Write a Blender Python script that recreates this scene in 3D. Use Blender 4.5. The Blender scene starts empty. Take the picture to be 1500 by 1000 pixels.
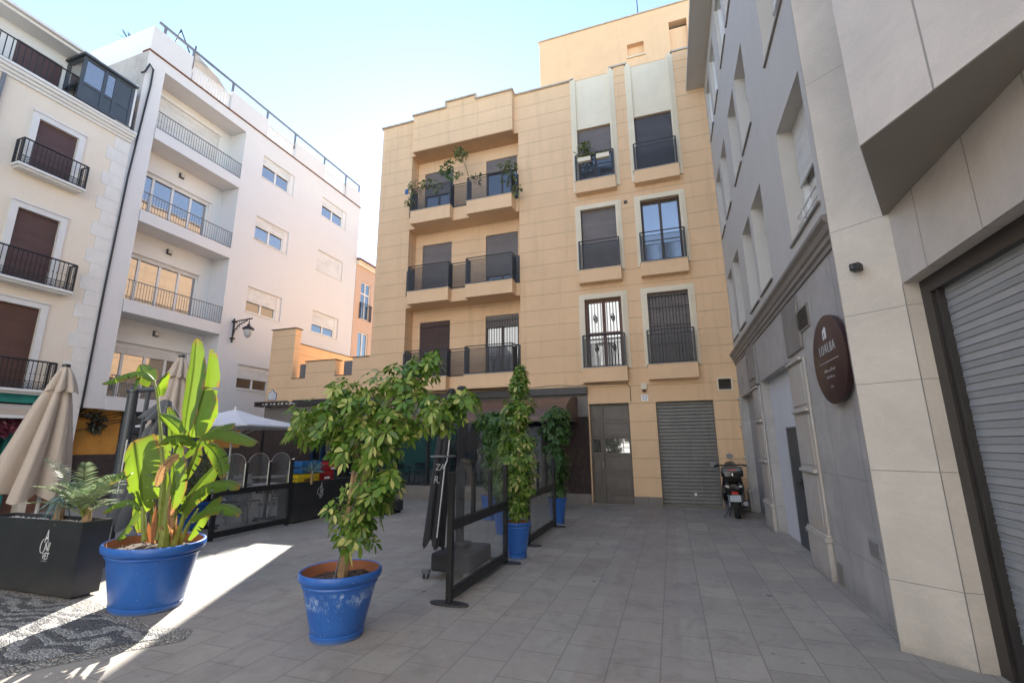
import bpy, bmesh, math, random
from math import sin, cos, pi, radians, sqrt, atan2
from mathutils import Vector, Matrix
random.seed(7)
C = bpy.context.scene.collection
R = random.random
def U(a, b): return a + (b - a) * R()
# ------------------------------------------------------------ camera (16 mm lens, tilted up)
CO = Vector((0, 0, 1.55)); FPX = 675.0
_p, _y, _r = radians(12.55), radians(18.6), radians(-0.445)
FW = Vector((-sin(_y) * cos(_p), cos(_y) * cos(_p), sin(_p)))
RT0 = Vector((cos(_y), sin(_y), 0)); UP0 = RT0.cross(FW)
RT = RT0 * cos(_r) + UP0 * sin(_r); UP = -RT0 * sin(_r) + UP0 * cos(_r)
cam = bpy.data.cameras.new('camera'); camo = bpy.data.objects.new('camera', cam); C.objects.link(camo)
m = Matrix.Identity(4)
for i in range(3):
    m[i][0], m[i][1], m[i][2], m[i][3] = RT[i], UP[i], -FW[i], CO[i]
camo.matrix_world = m
cam.sensor_width = 36; cam.sensor_fit = 'HORIZONTAL'; cam.lens = FPX / 1500 * 36
cam.clip_end = 2000; cam.clip_start = 0.05
bpy.context.scene.camera = camo
def at(u, v, Y):            # survey helper: photo measurement -> real point on the plane at depth Y
    d = FW + RT * (u - 750) / FPX - UP * (v - 500) / FPX
    return CO + d * (Y / d.y)
# ------------------------------------------------------------ objects
ORG = {}
def tag(o, label=None, cat=None, group=None, kind=None):
    if label: o['label'] = label
    if cat: o['category'] = cat
    if group: o['group'] = group
    if kind: o['kind'] = kind
    return o
def thing(name, label, cat, loc=(0, 0, 0), group=None, kind=None):
    o = bpy.data.objects.new(name, None); C.objects.link(o); o.location = loc
    o.empty_display_size = .2
    ORG[o.name] = Vector(loc)
    return tag(o, label, cat, group, kind)
def copy_tree(o, parent=None, loc=None, rz=None, label=None):
    c = o.copy(); C.objects.link(c)
    if parent: c.parent = parent
    if loc is not None: c.location = loc
    if rz is not None: c.rotation_euler = (0, 0, rz)
    if label: c['label'] = label
    for ch in list(o.children): copy_tree(ch, c)
    return c
class MB:
    def __init__(s, T=None): s.v = []; s.f = []; s.m = []; s.T = T; s.k = 0
    def add(s, vs, fs):
        n = len(s.v)
        for p in vs:
            if s.T: p = s.T(p[0], p[1], p[2])
            s.v.append(Vector(p))
        for f in fs: s.f.append([n + i for i in f]); s.m.append(s.k)
        return s
    def box(s, a0, a1, b0, b1, c0, c1):
        return s.add([(a, b, c) for a in (a0, a1) for b in (b0, b1) for c in (c0, c1)],
                     [(0, 1, 3, 2), (4, 6, 7, 5), (0, 4, 5, 1), (2, 3, 7, 6), (0, 2, 6, 4), (1, 5, 7, 3)])
    def quad(s, a, b, c, d): return s.add([a, b, c, d], [(0, 1, 2, 3)])
    def prism(s, poly, z0, z1):
        n = len(poly)
        return s.add([(p[0], p[1], z0) for p in poly] + [(p[0], p[1], z1) for p in poly],
                     [tuple(range(n)), tuple(range(n, 2 * n))] + [(i, (i + 1) % n, n + (i + 1) % n, n + i) for i in range(n)])
    def loft(s, rings, cap=True):
        n = len(rings[0]); vs = [p for r in rings for p in r]; fs = []
        for k in range(len(rings) - 1):
            for i in range(n):
                j = (i + 1) % n
                fs.append((k * n + i, k * n + j, (k + 1) * n + j, (k + 1) * n + i))
        if cap: fs += [tuple(range(n)), tuple(range((len(rings) - 1) * n, len(rings) * n))]
        return s.add(vs, fs)
    def tube(s, pts, r, n=8, cap=True):
        pts = [Vector(p) for p in pts]; rs = r if isinstance(r, (list, tuple)) else [r] * len(pts)
        rings = []; ref = None
        for i, p in enumerate(pts):
            t = (pts[min(i + 1, len(pts) - 1)] - pts[max(i - 1, 0)]).normalized()
            if ref is None: ref = t.cross(Vector((0, 0, 1)) if abs(t.z) < .9 else Vector((0, 1, 0))).normalized()
            a = (ref - t * ref.dot(t)).normalized(); b = t.cross(a); ref = a
            rings.append([p + (a * cos(2 * pi * k / n) + b * sin(2 * pi * k / n)) * rs[i] for k in range(n)])
        return s.loft(rings, cap)
    def lathe(s, prof, c=(0, 0, 0), n=40, sx=1, sy=1, rot=0, cap=False):
        rings = []
        for r, z in prof:
            ring = []
            for k in range(n):
                a = 2 * pi * k / n; x = r * cos(a) * sx; y = r * sin(a) * sy
                ring.append((c[0] + x * cos(rot) - y * sin(rot), c[1] + x * sin(rot) + y * cos(rot), c[2] + z))
            rings.append(ring)
        return s.loft(rings, cap)
    def wall(s, u0, u1, v0, v1, holes, d=.15, w=0):
        """wall sheet in (u,w,v) with rectangular openings, reveals going w-d"""
        us = sorted(set([u0, u1] + [x for h in holes for x in h[:2] if u0 < x < u1]))
        vs = sorted(set([v0, v1] + [x for h in holes for x in h[2:4] if v0 < x < v1]))
        for i in range(len(us) - 1):
            for j in range(len(vs) - 1):
                cu = (us[i] + us[i + 1]) / 2; cv = (vs[j] + vs[j + 1]) / 2
                if any(h[0] < cu < h[1] and h[2] < cv < h[3] for h in holes): continue
                s.quad((us[i], w, vs[j]), (us[i + 1], w, vs[j]), (us[i + 1], w, vs[j + 1]), (us[i], w, vs[j + 1]))
        for h in holes:
            a, b, c, e = max(h[0], u0), min(h[1], u1), max(h[2], v0), min(h[3], v1); dd = h[4] if len(h) > 4 else d
            s.quad((a, w, c), (a, w - dd, c), (a, w - dd, e), (a, w, e)); s.quad((b, w, c), (b, w - dd, c), (b, w - dd, e), (b, w, e))
            s.quad((a, w, e), (b, w, e), (b, w - dd, e), (a, w - dd, e))
            if c > v0: s.quad((a, w, c), (b, w, c), (b, w - dd, c), (a, w - dd, c))
        return s
    def build(s, name, mats, parent=None, smooth=False, bev=0, loc=None, recalc=True, doubles=False):
        me = bpy.data.meshes.new(name)
        o = bpy.data.objects.new(name, me); C.objects.link(o)
        if parent: off = ORG.get(parent.name, Vector((0, 0, 0))); o.parent = parent; ORG[o.name] = off
        else:
            off = Vector(loc) if loc else Vector((0, 0, 0)); o.location = off; ORG[o.name] = off
        me.from_pydata([tuple(v - off) for v in s.v], [], s.f)
        if not isinstance(mats, (list, tuple)): mats = [mats]
        for mm in mats: me.materials.append(mm)
        me.polygons.foreach_set('material_index', s.m)
        if recalc or doubles:
            bm = bmesh.new(); bm.from_mesh(me)
            if doubles: bmesh.ops.remove_doubles(bm, verts=bm.verts, dist=1e-4)
            bmesh.ops.recalc_face_normals(bm, faces=bm.faces); bm.to_mesh(me); bm.free()
        if smooth: me.polygons.foreach_set('use_smooth', [True] * len(me.polygons))
        if bev:
            b = o.modifiers.new('bevel', 'BEVEL'); b.width = bev; b.segments = 2; b.limit_method = 'ANGLE'; b.angle_limit = radians(40)
        if smooth and smooth != 'all':
            try:
                me.set_sharp_from_angle(angle=radians(38))
            except Exception: pass
        me.update(); return o
def text(body, name, mat, T, size, parent, ext=.002, align='CENTER', shear=0, sx=1, space=1, font=None, thin=0):
    cu = bpy.data.curves.new('t', 'FONT'); cu.offset = -thin; cu.body = body; cu.size = size; cu.extrude = ext; cu.align_x = align; cu.shear = shear; cu.space_character = space
    cu.resolution_u = 4
    o = bpy.data.objects.new('t', cu); C.objects.link(o); bpy.context.view_layer.update()
    me = bpy.data.meshes.new_from_object(o.evaluated_get(bpy.context.evaluated_depsgraph_get()))
    bpy.data.objects.remove(o)
    off = ORG.get(parent.name, Vector())
    for v in me.vertices:
        v.co = Vector(T(v.co.x * sx, v.co.y, v.co.z)) - off
    me.materials.clear(); me.materials.append(mat); me.name = name
    ob = bpy.data.objects.new(name, me); C.objects.link(ob); ob.parent = parent; ORG[ob.name] = off
    return ob
def each(name, mat, parent, T, boxes, bev=0):
    for b_ in boxes:
        q_ = MB(T); q_.box(*b_); o_ = q_.build(name, mat, parent, bev=bev)
    return o_
# ------------------------------------------------------------ materials
class NT:
    def __init__(s, name):
        s.mat = bpy.data.materials.new(name); s.mat.use_nodes = True; s.t = s.mat.node_tree
        s.b = s.t.nodes['Principled BSDF']; s.out = s.t.nodes['Material Output']
    def n(s, typ, **k):
        nd = s.t.nodes.new('ShaderNode' + typ)
        for a, b in k.items():
            if a in nd.inputs: nd.inputs[a].default_value = b
            else: setattr(nd, a, b)
        return nd
    def l(s, a, b): s.t.links.new(a, b)
    def val(s, x, sock):
        if hasattr(x, 'links') or hasattr(x, 'is_linked'): s.l(x, sock)
        else: sock.default_value = x
    def math(s, op, a, b=0, c=0):
        nd = s.n('Math', operation=op)
        for i, x in enumerate((a, b, c)): s.val(x, nd.inputs[i])
        return nd.outputs[0]
    def obj(s):
        if not hasattr(s, '_o'): s._o = s.n('TexCoord').outputs['Object']
        return s._o
    def xyz(s):
        if not hasattr(s, '_x'): sp = s.n('SeparateXYZ'); s.l(s.obj(), sp.inputs[0]); s._x = sp.outputs
        return s._x
    def noise(s, scale, det=4, rough=.6, vec=None, dist=0):
        nd = s.n('TexNoise', Scale=scale, Detail=det, Roughness=rough, Distortion=dist); s.l(vec or s.obj(), nd.inputs['Vector']); return nd.outputs['Fac']
    def stretch(s, sx, sy, sz):
        mp = s.n('Mapping'); s.l(s.obj(), mp.inputs[0]); mp.inputs['Scale'].default_value = (sx, sy, sz); return mp.outputs[0]
    def ramp(s, fac, stops):
        nd = s.n('ValToRGB'); s.l(fac, nd.inputs[0]); e = nd.color_ramp.elements
        for i, (p, c) in enumerate(stops):
            el = e[i] if i < 2 else e.new(p)
            el.position = p; el.color = (*(c if isinstance(c, (tuple, list)) else (c, c, c)), 1)
        return nd.outputs[0]
    def mix(s, fac, a, b, mode='MIX'):
        nd = s.n('Mix', data_type='RGBA', blend_type=mode)
        s.val(fac, nd.inputs[0])
        for x, i in ((a, 6), (b, 7)):
            if isinstance(x, (tuple, list)): nd.inputs[i].default_value = (*x, 1)
            else: s.l(x, nd.inputs[i])
        return nd.outputs[2]
    def bump(s, h, strength=.3, dist=.01, normal=None):
        nd = s.n('Bump', Strength=strength, Distance=dist); s.l(h, nd.inputs['Height'])
        if normal: s.l(normal, nd.inputs['Normal'])
        return nd.outputs[0]
    def done(s, col=None, rough=None, normal=None, **k):
        if col is not None:
            if isinstance(col, (tuple, list)): s.b.inputs['Base Color'].default_value = (*col, 1)
            else: s.l(col, s.b.inputs['Base Color'])
        if rough is not None: s.val(rough, s.b.inputs['Roughness'])
        if normal: s.l(normal, s.b.inputs['Normal'])
        for a, b in k.items(): s.b.inputs[a.replace('_', ' ')].default_value = b
        return s.mat
def sc(c, k): return tuple(min(1, x * k) for x in c)
def simple(name, col, rough=.6, var=.12, scale=3, bump=.15, bs=60, metal=0, dirt=0, **k):
    t = NT(name); a = t.noise(scale, 5)
    c = t.ramp(a, [(.3, sc(col, 1 - var)), (.7, sc(col, 1 + var))])
    if dirt:
        d = t.noise(scale * .8, 6, .7, t.stretch(2.5, 2.5, .35))
        c = t.mix(t.ramp(d, [(.48, 0), (.75, dirt)]), c, sc(col, .45))
    f = t.noise(bs, 3)
    return t.done(c, t.math('MULTIPLY_ADD', a, .2, rough - .1), t.bump(f, bump, .004), Metallic=metal, **k)
def render_wall(name, col, joint=0, off=0, jdark=.74, var=.07, stain=.25, rough=.85):
    """painted render with horizontal scored joints every `joint` metres"""
    t = NT(name); a = t.noise(1.1, 6, .65); fine = t.noise(90, 3); med = t.noise(9, 5)
    c = t.ramp(a, [(.3, sc(col, 1 - var)), (.7, sc(col, 1 + var * .6))])
    c = t.mix(t.ramp(med, [(.4, .0), (.8, .12)]), c, sc(col, .8))
    st = t.noise(1.6, 6, .75, t.stretch(2.2, 2.2, .14))
    c = t.mix(t.ramp(st, [(.52, 0), (.8, stain)]), c, sc(col, .6))
    n = t.bump(fine, .25, .003)
    if joint:
        z = t.math('ADD', t.xyz()[2], 100 * joint - off)
        fr = t.math('FRACT', t.math('DIVIDE', z, joint))
        dd = t.math('MULTIPLY', t.math('MINIMUM', fr, t.math('SUBTRACT', 1.0, fr)), joint)
        g = t.ramp(t.math('DIVIDE', dd, .02), [(.35, 0), (.75, 1)])
        wn = t.n('TexWhiteNoise', noise_dimensions='1D'); t.l(t.math('FLOOR', t.math('DIVIDE', z, joint)), wn.inputs['W'])
        c = t.mix(t.math('MULTIPLY', wn.outputs['Value'], .16), c, sc(col, .78))
        c = t.mix(g, sc(col, jdark), c)
        n = t.bump(g, .5, .010, n)
    return t.done(c, rough, n)
def stone(name, col, scale=2.0, var=.14, tint=(.9, .8, .7), vein=.25, rough=.55, jz=None, jh=None, speck=.15, vcol=None):
    t = NT(name); a = t.noise(scale, 8, .68, dist=.6); b = t.noise(scale * .45, 4, .5, dist=1.2); f = t.noise(160, 2); g = t.noise(45, 3)
    c = t.ramp(a, [(.28, sc(col, 1 - var)), (.72, sc(col, 1 + var))])
    c = t.mix(t.ramp(b, [(.35, 0), (.75, .8)]), c, tuple(x * y for x, y in zip(col, tint)))
    v = t.noise(scale * 1.3, 8, .6, t.stretch(.6, .6, 1.8), 2.5)
    c = t.mix(t.ramp(v, [(.47, 0), (.5, vein), (.53, 0)]), c, vcol or sc(col, 1.5))
    c = t.mix(t.ramp(f, [(.35, speck), (.6, 0)]), c, sc(col, .55))
    st = t.noise(1.3, 6, .75, t.stretch(2.2, 2.2, .16))
    c = t.mix(t.ramp(st, [(.5, 0), (.8, .3)]), c, sc(col, .62))
    gm = t.math('MULTIPLY', t.ramp(t.xyz()[2], [(0, 1), (.22, 0)]), t.ramp(t.noise(7, 5, .7), [(.3, .2), (.7, 1)]))
    c = t.mix(t.math('MULTIPLY', gm, .5), c, (.13, .11, .09))
    n = t.bump(g, .12, .003)
    if jz:
        z = t.xyz()[2]
        for k in jz:
            q = t.math('ABSOLUTE', t.math('SUBTRACT', z, k))
            gr = t.ramp(t.math('DIVIDE', q, .02), [(.08, 0), (.22, 1)])
            c = t.mix(gr, sc(col, .5), c); n = t.bump(gr, .5, .006, n)
    if jh:
        ax, ks = jh
        z = t.xyz()[ax]
        for k in ks:
            q = t.math('ABSOLUTE', t.math('SUBTRACT', z, k))
            gr = t.ramp(t.math('DIVIDE', q, .02), [(.15, 0), (.4, 1)])
            c = t.mix(gr, sc(col, .5), c); n = t.bump(gr, .5, .006, n)
    return t.done(c, rough, n)
def leaf_mat(name, cols, trans=.35, rough=.4):
    t = NT(name); g = t.n('NewGeometry'); r = g.outputs['Random Per Island']
    stops = [(i / max(1, len(cols) - 1), c) for i, c in enumerate(cols)]
    c = t.ramp(r, stops)
    c = t.mix(t.ramp(t.noise(25, 3), [(.4, 0), (.7, .35)]), c, sc(cols[0], .6))
    t.done(c, rough)
    tr = t.n('BsdfTranslucent'); 
    hs = t.n('HueSaturation', Value=1.6, Saturation=1.1); t.l(c, hs.inputs['Color']); t.l(hs.outputs[0], tr.inputs[0])
    mx = t.n('MixShader'); mx.inputs[0].default_value = trans
    t.l(t.b.outputs[0], mx.inputs[1]); t.l(tr.outputs[0], mx.inputs[2]); t.l(mx.outputs[0], t.out.inputs[0])
    return t.mat
def glass_clear(name, tint=(.92, .95, .95), refl=1.0, dirt=.05):
    t = NT(name); t.t.nodes.remove(t.b)
    tr = t.n('BsdfTransparent'); tr.inputs[0].default_value = (*tint, 1)
    gl = t.n('BsdfGlossy', Roughness=.02); gl.inputs[0].default_value = (refl, refl, refl, 1)
    fr = t.n('Fresnel', IOR=1.5); mx = t.n('MixShader')
    t.l(fr.outputs[0], mx.inputs[0]); t.l(tr.outputs[0], mx.inputs[1]); t.l(gl.outputs[0], mx.inputs[2])
    df = t.n('BsdfDiffuse'); df.inputs[0].default_value = (.5, .5, .5, 1)
    m2 = t.n('MixShader'); t.l(t.ramp(t.noise(3, 5), [(.35, dirt * .4), (.8, dirt * 2)]), m2.inputs[0])
    t.l(mx.outputs[0], m2.inputs[1]); t.l(df.outputs[0], m2.inputs[2]); t.l(m2.outputs[0], t.out.inputs[0])
    return t.mat
def window_glass(name, base=(.015, .018, .022), amount=.2, rough=.02):
    t = NT(name)
    w = t.noise(1.2, 2); t.done(base, .15, None)
    gl = t.n('BsdfGlossy', Roughness=rough); gl.inputs[0].default_value = (.95, .97, 1, 1)
    t.l(t.bump(w, .12, .02), gl.inputs['Normal'])
    lw = t.n('Fresnel', IOR=1.5); f = t.math('MAXIMUM', t.math('MULTIPLY', lw.outputs[0], 1.6), amount)
    f = t.math('MINIMUM', f, .95)
    mx = t.n('MixShader'); t.l(f, mx.inputs[0]); t.l(t.b.outputs[0], mx.inputs[1]); t.l(gl.outputs[0], mx.inputs[2]); t.l(mx.outputs[0], t.out.inputs[0])
    return t.mat
def slats(name, col, pitch=.07, ax=2, rough=.45, metal=0, shape=None, dirt=.15, depth=.01):
    t = NT(name); z = t.xyz()[ax]
    fr = t.math('FRACT', t.math('DIVIDE', t.math('ADD', z, 100 * pitch), pitch))
    h = t.ramp(fr, shape or [(0, 0), (.12, .9), (.8, 1), (1, 0)])
    c = t.ramp(t.noise(2.5, 5), [(.3, sc(col, .9)), (.7, sc(col, 1.1))])
    c = t.mix(t.ramp(t.noise(3, 3, .6, t.stretch(.25, .25, 2.2)), [(.4, 0), (.65, .35)]), c, sc(col, 1.6))  # soft pale bands painted into the colour as reflections across the slats
    c = t.mix(t.ramp(fr, [(0, 1), (.12, 0), (.9, 0), (1, 1)]), c, sc(col, .3))
    c = t.mix(t.ramp(t.noise(3, 6, .7, t.stretch(2, 2, .3)), [(.5, 0), (.8, dirt)]), c, sc(col, .5))
    return t.done(c, rough, t.bump(h, .9, depth), Metallic=metal)

M = {}
OR = (.79, .535, .318)
M['orange'] = render_wall('orange_render', OR, .465, .235, stain=.6)
M['orange_plain'] = render_wall('orange_render_plain', OR, 0)
M['annex'] = render_wall('annex_render', OR, .465, .235, stain=.3)
M['bulk'] = render_wall('bulkhead_render', sc(OR, 1.0), 0, stain=.35)
M['cream_trim'] = render_wall('cream_trim', (.77, .68, .52), 0, stain=.2)
M['coping'] = simple('coping', (.52, .45, .37), .8, .15, 4, .3, dirt=.4)
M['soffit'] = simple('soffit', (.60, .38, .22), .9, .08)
M['shutter'] = slats('roller_shutter_brown', (.17, .145, .135), .05, dirt=.1)
M['shutter_dk'] = slats('roller_shutter_dark', (.085, .08, .085), .045, dirt=.1)
M['brown_frame'] = simple('brown_frame', (.065, .04, .028), .45, .15, 6, .1)
M['wood'] = simple('red_brown_wood', (.16, .07, .045), .5, .2, 8, .2)
M['rail'] = simple('dark_rail', (.045, .045, .05), .45, .15, 6, .1)
M['rail_lt'] = simple('grey_rail', (.16, .165, .175), .4, .1, 6, .1)
M['glass'] = window_glass('window_glass')
M['glass_hi'] = window_glass('window_glass_bright', (.10, .095, .09), .30)
M['shopglass'] = window_glass('shop_glass', (.006, .012, .016), .1)
M['curtain'] = simple('curtain', (.5, .48, .45), .9, .2, 12)
M['garage'] = slats('garage_slats', (.175, .17, .155), .086, rough=.5, shape=[(0, .1), (.35, 1), (.65, 1), (1, .1)], depth=.02, dirt=.5)
M['door_metal'] = simple('door_metal', (.14, .122, .10), .5, .12, 4, .15, dirt=.3)
M['fascia'] = simple('fascia', (.05, .045, .045), .5, .2, 4)
M['beige_panel'] = simple('beige_panel', (.22, .20, .18), .8, .06, 2)
M['darkslat'] = slats('dark_wood_slats', (.05, .038, .036), .062, ax=0, rough=.6, depth=.015, dirt=.2)
M['plinth'] = stone('plinth_stone', (.22, .20, .185), 5, speck=.3, jh=(0, [8.45, 10.4, 5.2, 6.1, 7.0, 1.5, 2.4, 3.3, 4.2]))
M['greywall'] = render_wall('grey_render', (.56, .53, .485), 0, stain=.12, var=.04)
M['greystone'] = stone('grey_stone', (.46, .435, .405), 2.2, .26, tint=(.82, .82, .86), vein=.06, jz=[1.2, .45], jh=(1, [-2.5, -3.3]))
M['greystone_plain'] = stone('grey_stone_plain', (.37, .36, .355), 3, tint=(.88, .86, .88), vein=.1)
M['pilaster'] = stone('pilaster_stone', (.50, .47, .43), 4, tint=(1.0, .9, .8), vein=.1)
M['cornice_st'] = stone('cornice_stone', (.25, .235, .22), 4, vein=.05)
M['darkblue'] = simple('dark_blue_frame', (.01, .035, .08), .4)
M['whitewall'] = simple('white_paint_wall', (.62, .62, .64), .85, .05, 1.5, .2, dirt=.12)
M['soft_white'] = simple('faded_lettering', (.42, .42, .42), .8, .05)
M['white_trim'] = simple('white_trim', (.68, .67, .65), .5, .05)
M['pinkstone'] = stone('pale_granite', (.60, .54, .475), 1.0,   .18, (.80, .80, .84), .09, .5, jz=None, jh=(1, [-.4, -1.05, -1.6, -2.3, -3.0]), speck=.22)
M['pillarstone'] = stone('pillar_granite', (.61, .55, .475), 1.0, .18, (.82, .81, .84), .09, .5, jz=[.50, 1.32, 2.02, 2.62, 3.42, 5.0, 6.6], speck=.22)
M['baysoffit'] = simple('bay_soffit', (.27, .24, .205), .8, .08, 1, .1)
M['stoneshutter'] = slats('stone_garage_slats', (.34, .35, .36), .105, rough=.4, metal=.1, shape=[(0, .1), (.06, .9), (.55, .75), (.62, 1), (.95, 1), (1, .1)], depth=.012)
M['dkframe'] = simple('dark_bronze', (.028, .024, .022), .35, .2, 5, .1)
M['w_white'] = render_wall('white_render', (.665, .65, .64), 0, stain=.06, var=.025)
M['w_inner'] = render_wall('white_inner', (.72, .71, .68), 0, stain=.08, var=.03)
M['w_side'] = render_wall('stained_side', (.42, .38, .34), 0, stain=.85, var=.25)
M['tile_red'] = simple('terracotta_tile', (.20, .09, .06), .8, .2, 9)
M['pvc'] = simple('white_pvc', (.72, .72, .70), .35, .03, 3, .05)
M['blind'] = slats('white_blind', (.66, .64, .60), .045, depth=.006, dirt=.1)
M['ochre'] = simple('ochre_wall', (.52, .24, .045), .85, .15, 3, .3, dirt=.4)
M['brick'] = simple('dark_stone', (.06, .04, .034), .85, .35, 8, .6)
M['grey_shutter'] = slats('grey_shutter', (.09, .095, .10), .08)
M['cream'] = render_wall('cream_brickwork', (.78, .68, .53), .0, stain=.1, var=.04)
t = NT('cream_facade'); n_ = t.noise(1.2, 5)
c_ = t.ramp(n_, [(.3, (.74, .65, .53)), (.7, (.78, .70, .585))])
br = t.n('TexBrick', Scale=1); br.inputs['Brick Width'].default_value = .26; br.inputs['Row Height'].default_value = .07; br.inputs['Mortar Size'].default_value = .006
cx = t.n('CombineXYZ'); t.l(t.xyz()[1], cx.inputs[0]); t.l(t.xyz()[2], cx.inputs[1]); t.l(cx.outputs[0], br.inputs['Vector'])
M['cream'] = t.done(t.mix(t.math('MULTIPLY', br.outputs['Fac'], .16), c_, (.5, .42, .32)), .8, t.bump(br.outputs['Fac'], -.3, .005))
M['quoin'] = simple('quoin_white', (.72, .70, .66), .8, .06, 3)
M['salmon'] = render_wall('salmon_render', (.60, .41, .30), 0, stain=.15)
M['brown_blind'] = slats('brown_blind', (.105, .052, .038), .03, depth=.006)
M['persian'] = slats('brown_roller', (.095, .05, .045), .055, depth=.008)
M['teal'] = simple('teal_paint', (.02, .22, .19), .5, .15)
M['canvas'] = simple('beige_canvas', (.50, .42, .345), .9, .06, 2, .2, 200)
M['canvas_w'] = simple('white_canvas', (.72, .72, .74), .9, .03, 2, .15, 200)
M['canvas_g'] = simple('grey_canvas', (.115, .12, .13), .9, .08, 2, .2, 200)
M['canvas_b'] = simple('black_canvas', (.035, .034, .038), .85, .15, 2, .2, 200)
M['mastgrey'] = simple('anthracite_metal', (.075, .085, .095), .4, .1, 3, .05, metal=.3)
M['chrome'] = simple('steel', (.5, .5, .5), .3, .05, metal=1)
M['black'] = simple('black_metal', (.016, .016, .017), .45, .2, 6, .1)
M['whitepaint'] = simple('white_lettering', (.75, .75, .75), .6, .02)
M['terra'] = simple('terracotta', (.36, .13, .06), .85, .15, 6, .3)
M['soil'] = simple('soil', (.07, .045, .03), .95, .4, 40, .8, 60)
M['stem'] = simple('stem_bark', (.30, .20, .11), .85, .25, 14, .5)
M['awning'] = simple('brown_awning', (.13, .072, .052), .4, .12, 2.5, .25, 8)
M['rubber'] = simple('rubber', (.014, .014, .014), .75, .2)
M['glossblack'] = simple('gloss_black', (.012, .012, .013), .22, .1, 4, .0)
M['red'] = simple('red_lens', (.45, .02, .015), .2, .05)
M['platewhite'] = simple('number_plate', (.40, .45, .50), .4, .05)
M['greenblue'] = simple('crate_blue', (.02, .12, .32), .45)
M['crate_red'] = simple('crate_red', (.32, .015, .02), .45)
M['crate_yellow'] = simple('crate_yellow', (.70, .50, .02), .45)
M['screenglass'] = glass_clear('screen_glass', (.74, .78, .78), 1, .15)
M['sign_brown'] = simple('sign_brown', (.055, .027, .026), .45, .06)
M['lampglass'] = simple('lamp_glass', (.5, .5, .48), .2, .03)
M['pebble'] = simple('white_gravel', (.5, .47, .42), .9, .4, 60, 1, 60)
M['tablecloth'] = simple('tabletop', (.4, .4, .4), .3, .1)
# blue glazed pot paint with scratches
def blue_paint(name, wear):
    t = NT(name); a = t.noise(3, 5); c = t.ramp(a, [(.3, (.026, .115, .42)), (.7, (.036, .15, .50))])
    s1 = t.noise(16, 8, .8, t.stretch(1, 1, .6), 1.0); band = t.ramp(t.noise(6, 3), [(.42, 0), (.56, 1)])
    z = t.xyz()[2]; zb = t.ramp(z, [(.24, 0), (.28, 1), (.37, 1), (.40, 0)])
    k = t.math('MULTIPLY', t.math('MULTIPLY', t.ramp(s1, [(.49, 0), (.53, 1)]), band), zb)
    c = t.mix(t.math('MULTIPLY', k, wear), c, (.5, .62, .76))
    c = t.mix(t.ramp(z, [(0, .6), (.035, 0)]), c, (.25, .27, .27))
    c = t.mix(t.ramp(t.noise(45, 2), [(.7, 0), (.76, .7)]), c, (.5, .6, .75))
    c = t.mix(t.ramp(t.noise(5, 7, .75, t.stretch(2, 2, .5)), [(.5, 0), (.8, .45)]), c, (.03, .07, .20))
    return t.done(c, t.math('MULTIPLY_ADD', t.noise(5, 4), .25, .2), t.bump(t.noise(14, 4), .12, .006))
M['blue'] = blue_paint('blue_pot_paint', .0); M['blue_worn'] = blue_paint('blue_pot_paint_worn', .75)
t = NT('planter_black'); a = t.noise(3, 6); z = t.xyz()[2]
c_ = t.ramp(a, [(.3, (.018, .019, .021)), (.7, (.032, .032, .034))])
dm = t.math('MULTIPLY', t.ramp(z, [(0, 1), (.3, 0)]), t.ramp(t.noise(4, 6, .7), [(.35, .1), (.7, .5)]))
c_ = t.mix(dm, c_, (.12, .105, .09)); c_ = t.mix(t.ramp(t.noise(70, 2), [(.72, 0), (.78, .5)]), c_, (.2, .2, .2))
M['planter'] = t.done(c_, .45, t.bump(t.noise(60, 3), .1, .003))
LM = {}
LM['scheff'] = leaf_mat('schefflera_leaf', [(.05, .115, .015), (.08, .17, .02), (.115, .22, .03), (.16, .27, .04), (.24, .33, .06), (.58, .56, .20)], .3)
LM['scheff_dk'] = leaf_mat('schefflera_dark', [(.035, .08, .018), (.05, .12, .02), (.09, .17, .03), (.16, .22, .05), (.42, .38, .13)], .25)
LM['climb'] = leaf_mat('climber_leaf', [(.03, .075, .02), (.05, .12, .03), (.08, .17, .035), (.11, .2, .05)], .25)
LM['palm'] = leaf_mat('palm_leaf', [(.07, .12, .06), (.14, .20, .10), (.30, .36, .20), (.38, .42, .26)], .25, .5)
LM['agave'] = leaf_mat('agave_leaf', [(.10, .19, .19), (.16, .27, .27)], .15, .5)
LM['ivy'] = leaf_mat('purple_creeper', [(.16, .03, .06), (.26, .05, .10), (.36, .10, .12), (.10, .06, .06)], .2)
LM['shrub'] = leaf_mat('shrub_leaf', [(.06, .09, .02), (.14, .17, .05), (.30, .30, .12)], .25)
LM['dry'] = leaf_mat('dark_hanging_leaf', [(.02, .02, .01), (.05, .045, .02)], .1)
t = NT('banana_leaf'); g = t.n('UVMap'); uv = t.n('SeparateXYZ'); t.l(t.n('TexCoord').outputs['UV'], uv.inputs[0])
r_ = t.n('NewGeometry').outputs['Random Per Island']
c_ = t.ramp(r_, [(0, (.045, .12, .02)), (.5, (.08, .18, .02)), (1, (.14, .24, .025))])
vein = t.math('SINE', t.math('MULTIPLY', uv.outputs[0], 260))
c_ = t.mix(t.math('MULTIPLY_ADD', vein, .16, .16), c_, (.035, .085, .01))
edge = t.math('ABSOLUTE', t.math('SUBTRACT', uv.outputs[1], .5))
mid = t.ramp(edge, [(.0, 1), (.035, 0)]); c_ = t.mix(mid, c_, (.35, .45, .12))
burn = t.math('MULTIPLY', t.ramp(edge, [(.40, 0), (.47, 1)]), t.ramp(t.noise(9, 5), [(.46, 0), (.56, 1)]))
tipb = t.math('MULTIPLY', t.ramp(uv.outputs[0], [(.86, 0), (1, 1)]), t.ramp(t.noise(9, 4), [(.4, .3), (.6, 1)]))
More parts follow.
